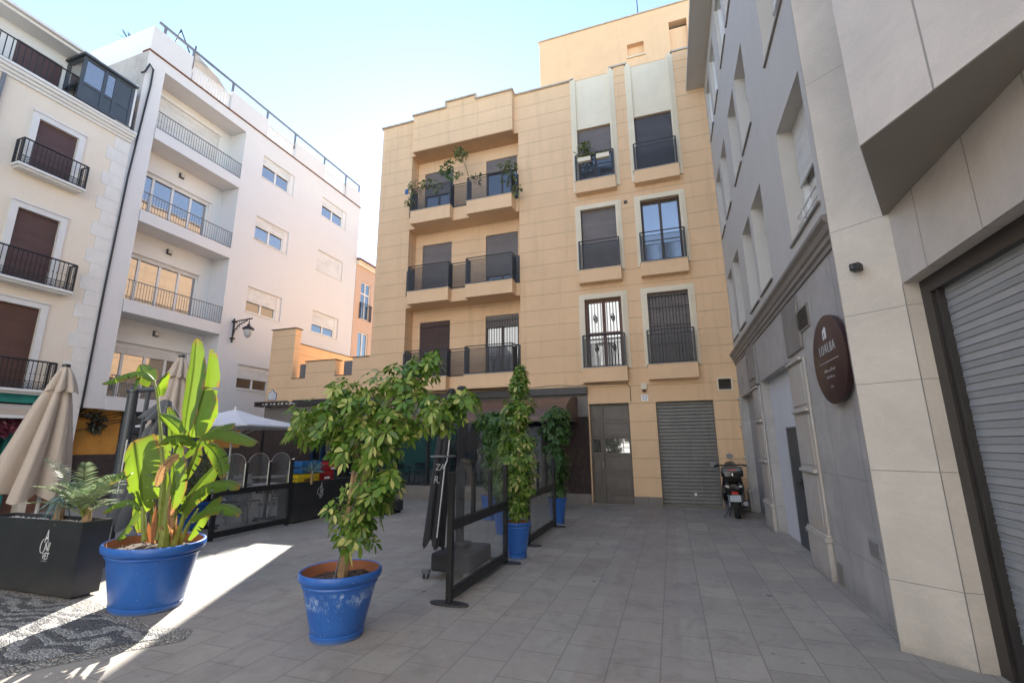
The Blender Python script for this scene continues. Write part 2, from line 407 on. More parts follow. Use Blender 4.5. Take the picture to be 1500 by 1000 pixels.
bb = t.math('MAXIMUM', burn, tipb); c_ = t.mix(t.ramp(t.noise(11, 5, .7), [(.5, 0), (.75, .5)]), c_, (.16, .17, .03)); c_ = t.mix(bb, c_, (.28, .13, .05))
t.done(c_, .5, t.bump(vein, .15, .004))
tr = t.n('BsdfTranslucent'); tc = t.mix(bb, (.20, .29, .02), (.3, .12, .03)); tc = t.mix(mid, tc, (.12, .2, .02))
tc = t.mix(t.math('MULTIPLY_ADD', vein, .2, .2), tc, (.18, .30, .015)); t.l(tc, tr.inputs[0])
mx = t.n('MixShader'); t.l(t.math('MULTIPLY_ADD', r_, .35, .25), mx.inputs[0])
t.l(t.b.outputs[0], mx.inputs[1]); t.l(tr.outputs[0], mx.inputs[2]); t.l(mx.outputs[0], t.out.inputs[0])
LM['banana'] = t.mat

def scribble(mb, T, cx, cz, wd, h, seed):
    """row of tiny unreadable painted strokes"""
    rr = random.Random(seed); x = cx - wd / 2
    while x < cx + wd / 2:
        k = rr.uniform(.4, 1) * h
        mb.add([T(x, cz), T(x + h * .22, cz), T(x + h * .22, cz + k), T(x, cz + k)], [(0, 1, 2, 3)])
        if rr.random() < .6: mb.add([T(x, cz + k * .8), T(x + h * .6, cz + k * .8), T(x + h * .6, cz + k), T(x, cz + k)], [(0, 1, 2, 3)])
        x += h * .8

# ============================================================ WORLD / LIGHT
SAZ, SEL = radians(-27.6), radians(32.2)
w = bpy.data.worlds.new('World'); bpy.context.scene.world = w; w.use_nodes = True
sky = w.node_tree.nodes.new('ShaderNodeTexSky'); sky.sky_type = 'NISHITA'; sky.sun_disc = False
sky.sun_elevation = SEL; sky.sun_rotation = SAZ; sky.air_density = 1.0; sky.dust_density = .05; sky.ozone_density = 1.1; sky.altitude = 600
bg = w.node_tree.nodes['Background']; wb_ = w.node_tree.nodes.new('ShaderNodeMix'); wb_.data_type = 'RGBA'; wb_.blend_type = 'MULTIPLY'; wb_.inputs[0].default_value = 1; wb_.inputs[7].default_value = (1.08, 1.0, .955, 1)
w.node_tree.links.new(sky.outputs[0], wb_.inputs[6]); w.node_tree.links.new(wb_.outputs[2], bg.inputs[0]); bg.inputs[1].default_value = 0.09
sun = bpy.data.lights.new('sun', 'SUN'); sun.energy = 3.1; sun.angle = radians(.5); sun.color = (1, .95, .87)
so = bpy.data.objects.new('sun', sun); C.objects.link(so)
S = Vector((sin(SAZ) * cos(SEL), cos(SAZ) * cos(SEL), sin(SEL))); so.rotation_euler = S.to_track_quat('Z', 'Y').to_euler(); so.location = S * 60
vs = bpy.context.scene.view_settings; vs.view_transform = 'Standard'; vs.look = 'None'; vs.gamma = 1; vs.exposure = 2.38
# ============================================================ GROUND
t = NT('paving'); X_, Y_, Z_ = t.xyz()
def brick(u, v, bw, rh, mortar, offs=.5):
    cb = t.n('CombineXYZ'); t.l(u, cb.inputs[0]); t.l(v, cb.inputs[1])
    b = t.n('TexBrick', Scale=1); b.offset = offs
    b.inputs['Brick Width'].default_value = bw; b.inputs['Row Height'].default_value = rh; b.inputs['Mortar Size'].default_value = mortar
    b.inputs['Mortar Smooth'].default_value = .3; b.inputs['Bias'].default_value = 0
    b.inputs['Color1'].default_value = (0, 0, 0, 1); b.inputs['Color2'].default_value = (1, 1, 1, 1); b.inputs['Mortar'].default_value = (.5, .5, .5, 1)
    t.l(cb.outputs[0], b.inputs['Vector']); return b
b = brick(t.math('ADD', Y_, 50.1), t.math('ADD', X_, 36.05), .44, .355, .006)
pal = t.ramp(b.outputs['Color'], [(0, (.32, .28, .232)), (.35, (.39, .345, .288)), (.6, (.35, .318, .275)), (1, (.44, .388, .32))])
strip = t.math('MULTIPLY', t.math('GREATER_THAN', X_, -.76), t.math('LESS_THAN', X_, -.045))
pal = t.mix(t.math('MULTIPLY', strip, .5), pal, (.33, .265, .225))
strip2 = t.math('MULTIPLY', t.math('LESS_THAN', Y_, 4.35), t.math('LESS_THAN', X_, -1.12))
pal = t.mix(t.math('MULTIPLY', strip2, .45), pal, (.355, .305, .265))
pal = t.mix(t.ramp(t.noise(.9, 6, .65), [(.38, 0), (.72, .5)]), pal, (.25, .228, .20))
pal = t.mix(t.ramp(t.noise(2.6, 7, .75, None, 1.0), [(.5, 0), (.66, .42)]), pal, (.17, .148, .125))
pal = t.mix(t.ramp(t.noise(5, 6, .7, t.stretch(1.0, .5, 1), 1.5), [(.45, 0), (.75, .35)]), pal, (.46, .42, .37))
pal = t.mix(t.ramp(t.noise(180, 2), [(.36, .35), (.6, 0)]), pal, (.12, .115, .11))
vo = t.n('TexVoronoi', Scale=1.6); t.l(t.obj(), vo.inputs['Vector'])
spot = t.math('MULTIPLY', t.ramp(vo.outputs['Distance'], [(.035, 1), (.055, 0)]), t.ramp(t.noise(2.2, 1), [(.38, 0), (.46, .85)]))
pal = t.mix(spot, pal, (.05, .045, .04))
vo2 = t.n('TexVoronoi', Scale=5.5); t.l(t.obj(), vo2.inputs['Vector'])
spot2 = t.math('MULTIPLY', t.ramp(vo2.outputs['Distance'], [(.06, 1), (.11, 0)]), t.ramp(t.noise(1.3, 2), [(.40, 0), (.6, .6)]))
pal = t.mix(spot2, pal, (.10, .095, .09))
mort = t.ramp(b.outputs['Fac'], [(0, 0), (.7, 1)])
pal = t.mix(t.math('MULTIPLY', mort, .55), pal, (.14, .12, .105))
n1 = t.bump(t.noise(120, 3), .15, .002); n2 = t.bump(mort, -.5, .006, n1)
pal = t.mix(t.ramp(t.noise(14, 5, .7), [(.5, 0), (.75, .3)]), pal, (.22, .20, .175))
n3 = t.bump(b.outputs['Color'], .2, .006, n2)
M['paving'] = t.done(pal, t.math('MULTIPLY_ADD', t.noise(3, 4), .3, .55), n3)
g = MB(); n = 12
g.quad((-300, -300, 0), (300, -300, 0), (300, 300, 0), (-300, 300, 0))
tag(g.build('ground', M['paving'], recalc=False), kind='structure', label='grey granite slab paving of the plaza')
# pebble mosaic sheet
t = NT('pebble_mosaic'); X_, Y_, Z_ = t.xyz()
vo = t.n('TexVoronoi', Scale=33); t.l(t.stretch(1, 1.3, 1), vo.inputs['Vector'])
ve = t.n('TexVoronoi', Scale=33, feature='DISTANCE_TO_EDGE'); t.l(t.stretch(1, 1.3, 1), ve.inputs['Vector'])
wv = t.n('TexWave', Scale=1.5, Distortion=16, Detail=2.5); wv.inputs['Detail Scale'].default_value = .9; wv.wave_type = 'RINGS'
t.l(vo.outputs['Position'], wv.inputs['Vector'])
mp = t.n('Mapping'); t.l(vo.outputs['Position'], mp.inputs[0]); mp.inputs['Scale'].default_value = (1 / 33,) * 3 if False else (1, 1, 1)
pat = t.ramp(wv.outputs['Fac'], [(.48, 0), (.52, 1)])
rnd = t.n('SeparateColor'); t.l(vo.outputs['Color'], rnd.inputs[0])
lt = t.ramp(rnd.outputs[0], [(0, (.36, .34, .31)), (1, (.56, .54, .50))]); dk = t.ramp(rnd.outputs[0], [(0, (.085, .083, .082)), (1, (.19, .185, .18))])
c_ = t.mix(pat, dk, lt); eg = t.ramp(ve.outputs['Distance'], [(.02, 1), (.10, 0)]); c_ = t.mix(eg, c_, (.10, .09, .08))
M['mosaic'] = t.done(c_, .6, t.bump(t.ramp(ve.outputs['Distance'], [(0, 0), (.3, 1)]), .9, .012))
g = MB(); t2 = NT('pebble_border'); v2 = t2.n('TexVoronoi', Scale=30); t2.l(t2.obj(), v2.inputs['Vector']); e2 = t2.n('TexVoronoi', Scale=30, feature='DISTANCE_TO_EDGE'); t2.l(t2.obj(), e2.inputs['Vector'])
q2 = t2.n('SeparateColor'); t2.l(v2.outputs['Color'], q2.inputs[0]); k2_ = t2.mix(t2.ramp(e2.outputs['Distance'], [(.03, 1), (.12, 0)]), t2.ramp(q2.outputs[0], [(0, (.30, .27, .23)), (1, (.46, .43, .38))]), (.12, .10, .08))
M['pebble_border'] = t2.done(k2_, .7, t2.bump(t2.ramp(e2.outputs['Distance'], [(0, 0), (.3, 1)]), .9, .012))
pl = [(-14, 3.62), (-6.2, 3.62), (-5.0, 3.42), (-4.5, 3.27), (-4.05, 3.32), (-3.9, 3.12), (-4.2, 2.78), (-4.45, 2.4), (-4.75, 1.9), (-5.8, .4), (-6.8, -1.6), (-14, -3)]
g.add([(p[0], p[1], .003) for p in pl], [tuple(range(len(pl)))]); tag(g.build('pebble_border_path', M['pebble_border'], recalc=False), kind='structure', label='pale pebble border round the mosaic')
g = MB(); z = .007
pl = [(-14, 3.42), (-6.2, 3.42), (-5.0, 3.27), (-4.5, 3.15), (-4.2, 3.2), (-4.12, 3.1), (-4.35, 2.85), (-4.6, 2.5), (-4.9, 2.0), (-6, .5), (-7, -1.5), (-14, -3)]
g.add([(p[0], p[1], z) for p in pl], [tuple(range(len(pl)))])
tag(g.build('pebble_mosaic_path', M['mosaic'], recalc=False), kind='structure', label='black and white pebble mosaic set in the paving')

# ============================================================ ORANGE BUILDING
F = 12.53
TF = lambda u, w, v: (u, F - w, v)
ob = thing('orange_building', 'orange rendered apartment building with dark balconies at the end of the alley', 'building', (-9.1, F, 0))
RB = (-7.85, -3.95)                     # recess
cols = [(-2.03, -1.02), (-.33, .71)]
rows = [(9.12, 11.0), (6.33, 8.27), (3.53, 5.51)]
wl = MB(TF)
holes = [(RB[0], RB[1], 3.12, 11.42, .47)] + [(a, b, c, d, .14) for (a, b) in cols for (c, d) in rows]
holes += [(-2.03, -.99, 0, 2.59, .16), (-.315, 1.06, 0, 2.59, .14), (1.22, 1.51, 2.84, 3.10, .2)]
wl.wall(-9.1, 3.0, 3.05, 12.81, holes); wl.wall(-2.06, 3.0, 0, 3.05, holes)
wl.quad((-9.1, 0, 0), (-9.1, -9, 0), (-9.1, -9, 12.81), (-9.1, 0, 12.81))
wl.quad((3, 0, 0), (3, -9, 0), (3, -9, 12.81), (3, 0, 12.81)); wl.quad((-9.1, -9, 0), (3, -9, 0), (3, -9, 12.81), (-9.1, -9, 12.81))
wl.quad((-9.1, -.3, 12.5), (3, -.3, 12.5), (3, -9, 12.5), (-9.1, -9, 12.5))
wall = wl.build('wall', M['orange'], ob, recalc=False)
rb = MB(TF)                              # recess back wall with window openings
rw = [(-7.58, -6.48), (-5.25, -4.15)]; rz = [(9.07, 10.95), (6.28, 8.21), (3.52, 5.48)]
rb.T = lambda u, w, v: (u, F + .47 - w, v)
rb.wall(RB[0], RB[1], 3.12, 11.42, [(a, b, c, d, .12) for a, b in rw for c, d in rz])
rb.build('recess_wall', M['orange'], ob, recalc=False)
# projecting crown over the recess, stepped top
cr = MB(TF); prof = [(-7.72, 12.82), (-6.46, 12.82), (-6.46, 13.03), (-5.37, 13.03), (-5.37, 12.86), (-4.08, 12.86)]
def vprism(mb, prof, w0, w1):   # polygon in (u,v) extruded along w
    n = len(prof)
    mb.add([(p[0], w0, p[1]) for p in prof] + [(p[0], w1, p[1]) for p in prof],
           [tuple(range(n)), tuple(range(n, 2 * n))] + [(i, (i + 1) % n, n + (i + 1) % n, n + i) for i in range(n)])
vprism(cr, [(-7.72, 11.42)] + prof + [(-4.08, 11.42)], .002, .23)
cr.build('crown', M['orange'], ob)
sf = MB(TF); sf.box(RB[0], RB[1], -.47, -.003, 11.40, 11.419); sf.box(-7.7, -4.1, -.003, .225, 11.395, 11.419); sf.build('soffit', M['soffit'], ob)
cp = MB(TF)
def cop(a, b, z, w1=.06, w0=-.25, th=.05): each('coping', M['coping'], ob, TF, [(a, b, w0, w1, z, z + th)])
cop(-9.16, -7.75, 12.812); cop(-7.76, -6.44, 12.822, .29); cop(-6.5, -5.33, 13.032, .29); cop(-5.34, -4.04, 12.862, .29); cop(-4.03, -2.09, 12.814)
each('coping', M['coping'], ob, TF, [(-6.5, -6.44, -.1, .28, 12.87, 13.03), (-5.39, -5.33, -.1, .28, 12.91, 13.03)])
cop(-.97, -.42, 12.92); cop(.84, 3.0, 12.92)
cp.box(-9.16, -9.08, -9, -.25, 12.812, 12.86)
cp.build('coping', M['coping'], ob)
# cream trim: window surrounds, full-height pilasters, cream panels
tr = MB(TF)
for (a, b) in cols:
    for (c, d) in rows[1:]:
        for k, (o0, o1, wd) in enumerate(((0, .07, .075), (.07, .12, .05), (.12, .165, .03))):
            tr.box(a - o1, a - o0, 0, wd, c - .02, d + o1); tr.box(b + o0, b + o1, 0, wd, c - .02, d + o1); tr.box(a - o0, b + o0, 0, wd, d + o0, d + o1)
    for e, sgn in ((a, -1), (b, 1)):
        tr.box(*sorted((e + sgn * .0, e + sgn * .06)), .0, .10, 8.98, 12.8); tr.box(*sorted((e + sgn * .06, e + sgn * .13)), 0, .06, 8.9, 12.9)
        tr.box(*sorted((e + sgn * .13, e + sgn * .18)), 0, .03, 8.9, 12.86)
    tr.box(a, b, 0, .025, 11.0, 12.76)
tr.build('cream_trim', M['cream_trim'], ob)
each('parapet_block', M['orange_plain'], ob, TF, [(-.84, -.51, -.1, .012, 12.6, 12.92), (.89, 3, -.1, .012, 12.6, 12.92)])

def win(T, par, a, b, c, d, back, frame='brown_frame', shut=0, leaves=2, ft=.05, shm='shutter', glassm='glass', bars=None, curtain=False, name='window', mid=None):
    """window with frame, glass, optional roller shutter (fraction closed) set `back` behind the wall"""
    fr = MB(T); w0, w1 = -back, -back + .045
    fr.box(a, a + ft, w0, w1, c, d); fr.box(b - ft, b, w0, w1, c, d); fr.box(a + ft, b - ft, w0, w1, d - ft, d); fr.box(a + ft, b - ft, w0, w1, c, c + ft)
    for i in range(1, leaves):
        x = a + (b - a) * i / leaves; fr.box(x - ft * .6, x + ft * .6, w0, w1 - .004, c + ft, d - ft)
    if mid: fr.box(a + ft, b - ft, w0, w1 - .006, c + mid - .04, c + mid + .04)
    fo = fr.build(name, M[frame], par)
    gz = d - (d - c) * shut
    if shut < .99:
        gl = MB(T); gl.quad((a + ft * .5, w0 + .012, c + ft * .5), (b - ft * .5, w0 + .012, c + ft * .5), (b - ft * .5, w0 + .012, gz), (a + ft * .5, w0 + .012, gz)); gl.build('pane', M[glassm], fo, recalc=False)
    if shut > 0:
        sh = MB(T); sh.box(a + .01, b - .01, w1 + .004, w1 + .02, gz, d); sh.box(a + .01, b - .01, w1 + .002, w1 + .028, gz - .03, gz + .005); sh.build('shutter', M[shm], fo)
    if curtain:
        cu = MB(T); k = 14
        for i in range(k):
            x0 = a + (b - a) * i / k; x1 = a + (b - a) * (i + 1) / k
            cu.quad((x0, w0 + .014 + .004 * (i % 2), c + ft), (x1, w0 + .014 + .004 * ((i + 1) % 2), c + ft), (x1, w0 + .014 + .004 * ((i + 1) % 2), gz), (x0, w0 + .014 + .004 * (i % 2), gz))
        cu.build('curtain', M['curtain'], fo, recalc=False)
    if bars:
        gr = MB(T); z0, z1, step, hs = bars
        x = a + ft
        while x < b - ft * .5:
            gr.tube([(x, w1 + .05, z0), (x, w1 + .05, z1)], .007, 5); x += step
        for z in hs: gr.box(a, b, w1 + .042, w1 + .058, z - .008, z + .008)
        gr.build('security_grille', M['black'], fo)
    return fo
TB = lambda u, w, v: (u, F + .47 - w, v)
# recess windows
win(TB, ob, *rw[0], 9.07, 10.95, .10, shut=.45); win(TB, ob, *rw[1], 9.07, 10.95, .10, shut=.25, curtain=False)
win(TB, ob, *rw[0], 6.28, 8.21, .10, shut=1); win(TB, ob, *rw[1], 6.28, 8.21, .10, shut=.72, shm='shutter', curtain=False)
win(TB, ob, *rw[0], 3.52, 5.48, .10, shut=1, shm='persian', bars=(3.6, 5.4, .09, (3.75, 5.3)))
win(TB, ob, *rw[1], 3.52, 5.48, .10, shut=.18, curtain=False, bars=(3.6, 5.4, .085, (3.75, 4.5, 5.3)))
# column windows
win(TF, ob, *cols[0], 9.12, 11.0, .13, shut=.45); win(TF, ob, *cols[1], 9.12, 11.0, .13, shut=1, shm='shutter_dk')
win(TF, ob, *cols[0], 6.33, 8.27, .13, shut=1); win(TF, ob, *cols[1], 6.33, 8.27, .13, glassm='glass_hi', ft=.06)
fo = win(TF, ob, *cols[0], 3.53, 5.51, .13, frame='wood', ft=.08, glassm='glass_hi', bars=(3.6, 5.45, .085, (4.5,)), mid=1.0)
orn = MB(TF)
for cx in (-1.77, -1.28):
    for cz in (4.95, 4.1):
        for s_ in (-1, 1):
            pts = [(cx + s_ * .05 * sin(k * .5) * (1 - k / 14), -.03, cz + .12 * cos(k * .45) * (1 - k / 16)) for k in range(14)]
            orn.tube(pts, .011, 4)
orn.build('scroll_ornament', M['black'], fo)
win(TF, ob, *cols[1], 3.53, 5.51, .13, shut=1, shm='shutter', bars=(3.56, 5.48, .082, (3.62, 4.1, 4.6, 5.1, 5.42)), leaves=2)

def railing(mb, path, z0, z1, step=.06, inner=.07, br=.006, top=.016):
    """path: list of (u,w) corners"""
    for i in range(len(path) - 1):
        (a, b), (c, d) = path[i], path[i + 1]; L = math.hypot(c - a, d - b); k = max(1, int(L / step))
        for z, r in ((z1, top), (z1 - inner, .009), (z0 + .03, .012)): mb.tube([(a, b, z), (c, d, z)], r, 6)
        for j in range(1, k):
            f = j / k; x, y = a + (c - a) * f, b + (d - b) * f
            mb.box(x - br, x + br, y - br * .6, y + br * .6, z0, z1 - inner)
    for (a, b) in path: mb.box(a - .02, a + .02, b - .02, b + .02, z0 - .02, z1)
LB = .38
for (zt, zb, zr) in ((9.07, 8.63, 9.90), (6.28, 5.88, 7.14), (3.52, 3.12, 4.37)):
    s1 = MB(TF)
    s1.prism([], 0, 0) if False else None
    s1.box(-7.6, -6.155, -.465, LB, zb, zt); s1.box(-6.15, -5.58, -.465, .14, zb + .002, zt - .002); s1.box(-5.575, -4.07, -.465, LB, zb, zt); s1.box(-4.068, -3.955, -.465, .006, zb + .003, zt - .003); s1.box(-7.845, -7.602, -.465, .006, zb + .003, zt - .003)
    sb = s1.build('balcony', M['orange_plain'], ob)
    each('slab_edge', M['coping'], sb, TF, [(-7.62, -6.14, .2, LB + .015, zt, zt + .02), (-5.59, -4.05, .2, LB + .015, zt, zt + .02)])
    r = MB(TF); i = .03
    railing(r, [(-7.85 + .02, .02), (-7.58, .02), (-7.58, LB - i), (-6.17, LB - i), (-6.17, .11), (-5.555, .11), (-5.555, LB - i), (-4.09, LB - i), (-4.09, .0), (-3.97, .0)], zt + .02, zr, .028)
    r.build('railing', M['rail'], sb)
for ci, (a, b) in enumerate(cols):
    for (c, zb, zr) in ((9.12, 8.75, 10.0), (6.33, 5.96, 7.22), (3.53, 3.15, 4.44)):
        s1 = MB(TF); s1.box(a - .10, b + .07, 0, .24, zb, c); sb = s1.build('balconette', M['orange_plain'], ob)
        ed = MB(TF); ed.box(a - .115, b + .085, 0, .255, c, c + .018); ed.build('slab_edge', M['coping'], sb)
        r = MB(TF); railing(r, [(a - .06, .02), (a - .06, .2), (b + .04, .2), (b + .04, .02)], c + .02, zr, .028, .11)
        r.build('railing', M['rail'], sb)
# entrance door
dr = MB(TF); D = -.14
dr.box(-2.03, -.99, D - .03, D, 0, 2.59); d0 = dr.build('entrance_door', M['door_metal'], ob)
pn = MB(TF)
for x0, x1 in ((-2.0, -1.77), (-1.70, -1.02)):
    for z0, z1 in ((.05, .28), (.33, .78), (.83, 1.25), (1.72, 2.10), (2.15, 2.55)):
        for f_ in ((x0, x1, z0, z0 + .02), (x0, x1, z1 - .02, z1)): pn.box(f_[0], f_[1], D, D + .018, f_[2], f_[3])
        for xx in (x0, x1 - .02): pn.box(xx, xx + .02, D, D + .017, z0 + .02, z1 - .02)
        pn.box(x0 + .05, x1 - .05, D, D + .010, z0 + .05, z1 - .05)
pn.box(-1.76, -1.71, D, D + .035, 0.02, 2.57); pn.build('door_panel', M['door_metal'], d0, bev=.003)
each('pane', M['glass_hi'], d0, TF, [(-1.99, -1.79, D, D + .006, 1.33, 1.66), (-1.66, -1.04, D, D + .006, 1.30, 1.68)])
gb = MB(TF)
for x in (-1.66, -1.50, -1.35, -1.2, -1.04): gb.box(x - .008, x + .008, D + .008, D + .02, 1.3, 1.68)
for z in (1.3, 1.44, 1.56, 1.68): gb.box(-1.67, -1.03, D + .008, D + .019, z - .007, z + .007)
gb.build('glazing_bar', M['door_metal'], d0)
hd = MB(TF); hd.tube([(-1.73, D + .04, .95), (-1.73, D + .09, .95), (-1.73, D + .09, 1.1), (-1.73, D + .04, 1.1)], .012, 6); hd.build('handle', M['chrome'], d0)
st = MB(TF); st.box(-2.05, -.95, D, .03, .0, .06); st.build('doorstep', M['plinth'], ob)
# garage shutter: corrugated geometry
gs = MB(TF); N = 30
for k in range(N):
    z0 = k * 2.59 / N; h = 2.59 / N
    pr = [(0, 0), (.2, .018), (.8, .018), (1, 0)]
    for (f0, e0), (f1, e1) in zip(pr, pr[1:]):
        gs.quad((-.315, D + e0, z0 + f0 * h), (1.06, D + e0, z0 + f0 * h), (1.06, D + e1, z0 + f1 * h), (-.315, D + e1, z0 + f1 * h))
t = NT('garage_metal'); a_ = t.noise(2.5, 6, .7); c_ = t.ramp(a_, [(.3, (.165, .16, .148)), (.7, (.21, .205, .19))])
c_ = t.mix(t.math('MULTIPLY', t.ramp(t.noise(4, 6, .75, t.stretch(1, 1, 3)), [(.6, 0), (.68, .7)]), t.ramp(t.xyz()[2], [(0, 1), (.35, 0)])), c_, (.5, .52, .53))
c_ = t.mix(t.ramp(t.noise(3, 6, .7, t.stretch(3, 2, .3)), [(.45, 0), (.8, .5)]), c_, (.09, .085, .08))
M['garage'] = t.done(c_, .5, t.bump(t.noise(30, 4), .1, .004), Metallic=.15)
gd = gs.build('garage_shutter', M['garage'], ob, recalc=False)
gg = MB(TF); gg.box(-.315, -.285, D, D + .05, 0, 2.59); gg.box(1.03, 1.06, D, D + .05, 0, 2.59); gg.box(-.285, 1.03, D, D + .04, 0, .06); gg.build('guide_rail', M['door_metal'], gd)
stk = MB(TF); stk.box(.44, .49, D + .019, D + .022, .28, .35); stk.build('sticker', M['whitepaint'], gd)
# stone base blocks
each('stone_base', M['plinth'], ob, TF, [(-.985, -.32, 0, .02, 0, .235), (1.065, 1.6, 0, .02, 0, .235)])
# vent
vf = MB(TF); vf.box(1.19, 1.22, -.02, .02, 2.81, 3.13); vf.box(1.51, 1.54, -.02, .02, 2.81, 3.13); vf.box(1.22, 1.51, -.02, .02, 3.10, 3.13); vf.box(1.22, 1.51, -.02, .02, 2.81, 2.84)
vo_ = vf.build('vent', M['cream_trim'], ob); vb = MB(TF); vb.box(1.22, 1.51, -.2, -.15, 2.84, 3.10)
for k in range(4): vb.box(1.22, 1.51, -.1, -.04, 2.87 + k * .06, 2.88 + k * .06)
vb.build('louvre', M['fascia'], vo_)
sv = MB(TF); sv.box(-.78, -.68, -.03, .01, 8.28, 8.38); sv.build('small_vent', M['brown_frame'], ob)
# fascia + shopfront
fa = MB(TF); fa.box(-12.0, -2.06, .0, .14, 2.86, 3.05); fa.box(-13.35, -12.0, .3, .36, 2.86, 2.90); fa.box(-13.35, -12, .3, .36, 2.98, 3.02); fa.box(-13.4, -13.35, 0, .36, 2.86, 3.02)
for k in range(9): fa.box(-13.35 + k * .17, -13.33 + k * .17, .0, .34, 2.9, 2.98)
fa.build('fascia_beam', M['fascia'], ob)
each('fluorescent_lamp', M['pvc'], ob, TF, [(-13.1 + k * .33, -12.88 + k * .33, .05, .3, 2.905, 2.955) for k in range(4)])
sh = MB(TF); sh.box(-13.3, -2.062, -.25, .0, 2.26, 2.86); sh.build('signboard', M['beige_panel'], ob)
ds = MB(TF); x = -3.35
while x < -2.08:
    ds.box(x, x + .045, -.06, -.02, .27, 2.26); x += .062
ds.box(-3.36, -2.062, -.14, -.07, .27, 2.26); ds.build('slatted_cladding', M['brick'], ob)
pl_ = MB(TF); pl_.box(-8.1, -2.062, -.3, .02, 0, .27); pl_.box(-8.1, -3.37, -.3, .0, .27, .38); pl_.build('plinth', M['plinth'], ob)
sg = MB(TF); sg.box(-8.05, -3.37, -.2, -.17, .38, 2.26)
so_ = sg.build('shop_window', M['shopglass'], ob)
sfm = MB(TF)
for x in (-8.1, -7.0, -5.9, -4.9, -4.2, -3.42): sfm.box(x, x + .06, -.17, -.1, .38, 2.26)
sfm.box(-8.1, -3.36, -.17, -.12, 2.2, 2.26); sfm.box(-8.1, -3.36, -.17, -.12, .38, .43); sfm.build('shop_frame', M['black'], so_)
bt = MB(TF); bt.box(-13.3, -11.3, -.2, -.1, 0, 2.26); bt.build('tiled_pier', M['brick'], ob)
bt = MB(TF); bt.box(-11.28, -8.15, -.25, -.2, 0, 2.26); t_ = bt.build('side_window', M['shopglass'], ob)
each('shop_frame', M['darkblue'], t_, TF, [(x, x + .07, -.2, -.12, 0, 2.26) for x in (-11.3, -10.9, -9.6, -8.2)])
# shop has a back so glass is not open
bx = MB(TF); bx.quad((-13.3, -3, 0), (-2.1, -3, 0), (-2.1, -3, 3), (-13.3, -3, 3)); bx.quad((-13.3, 0, 0), (-13.3, -3, 0), (-13.3, -3, 3), (-13.3, 0, 3)); bx.build('shop_interior', M['fascia'], ob, recalc=False)
# bulkhead
bk = MB(lambda u, w_, v: (u, 13.5 - w_, v))
bk.wall(-3.42, 3.0, 12.4, 15.64, [(-.4, .13, 14.04, 14.56, .25), (.95, 1.5, 13.9, 15.0, .3)])
bk.quad((-3.42, 0, 12.4), (-3.42, -5, 12.4), (-3.42, -5, 15.64), (-3.42, 0, 15.64)); bk.quad((-3.42, 0, 15.6), (3, 0, 15.6), (3, -5, 15.6), (-3.42, -5, 15.6))
bk.quad((3, 0, 12.4), (3, -5, 12.4), (3, -5, 15.64), (3, 0, 15.64)); bk.quad((-3.42, -5, 12.4), (3, -5, 12.4), (3, -5, 15.64), (-3.42, -5, 15.64))
bo = bk.build('roof_block', M['bulk'], ob, recalc=False)
k2 = MB(lambda u, w_, v: (u, 13.5 - w_, v)); k2.box(-3.46, 3, -.2, .04, 15.64, 15.68); k2.build('coping', M['coping'], bo)
k2 = MB(lambda u, w_, v: (u, 13.5 - w_, v)); each('pane', M['glass'], bo, k2.T, [(-.4, .13, -.25, -.2, 14.04, 14.56), (.95, 1.5, -.3, -.25, 13.9, 15.0)])
k2 = MB(lambda u, w_, v: (u, 13.5 - w_, v)); each('blind', M['bulk'], bo, k2.T, [(-.4, .13, -.19, -.17, 14.22, 14.56), (.95, 1.5, -.2, -.15, 13.9, 14.85)])
k2 = MB(lambda u, w_, v: (u, 13.5 - w_, v)); k2.box(-.43, .17, 0, .05, 14.0, 14.037); k2.build('sill', M['cream_trim'], bo)
# annex with stepped terrace parapet
an = MB(TF)
vprism(an, [(-13.3, 3.0), (-13.3, 5.6), (-12.27, 5.6), (-12.27, 3.80), (-11.68, 3.80), (-11.68, 4.36), (-10.46, 4.36), (-10.46, 3.81), (-9.78, 3.81), (-9.78, 4.38), (-9.102, 4.38), (-9.102, 3.0)], -.28, 0)
an.box(-13.298, -12.94, -6.5, -.281, 2.9, 5.28)
an.box(-12.93, -9.11, -6.5, -.281, 2.9, 3.6)
ao = an.build('annex', M['annex'], ob)
k3 = MB(TF); k3.box(-13.34, -12.23, -.32, .04, 5.602, 5.63); k3.box(-13.32, -12.92, -6.5, -.33, 5.282, 5.31); k3.box(-11.72, -10.42, -.32, .03, 4.362, 4.385); k3.box(-9.80, -9.11, -.32, .03, 4.382, 4.405); k3.box(-12.266, -11.684, -.3, .02, 3.802, 3.82); k3.box(-10.456, -9.784, -.3, .02, 3.812, 3.83)
k3.build('coping', M['fascia'], ao)
each('mesh_panel', M['rail_lt'], ao, TF, [(-12.15, -11.69, -.26, -.24, 3.82, 4.34), (-10.3, -9.79, -.26, -.24, 3.83, 4.34)])
k5 = MB(TF); k5.tube([(-11.2, -5.5, 3.6), (-11.2, -5.5, 5.6)], .05); k5.tube([(-11.8, -5.5, 5.5), (-9.1, -5.5, 5.5)], .05); k5.build('pergola', M['brown_frame'], ao)
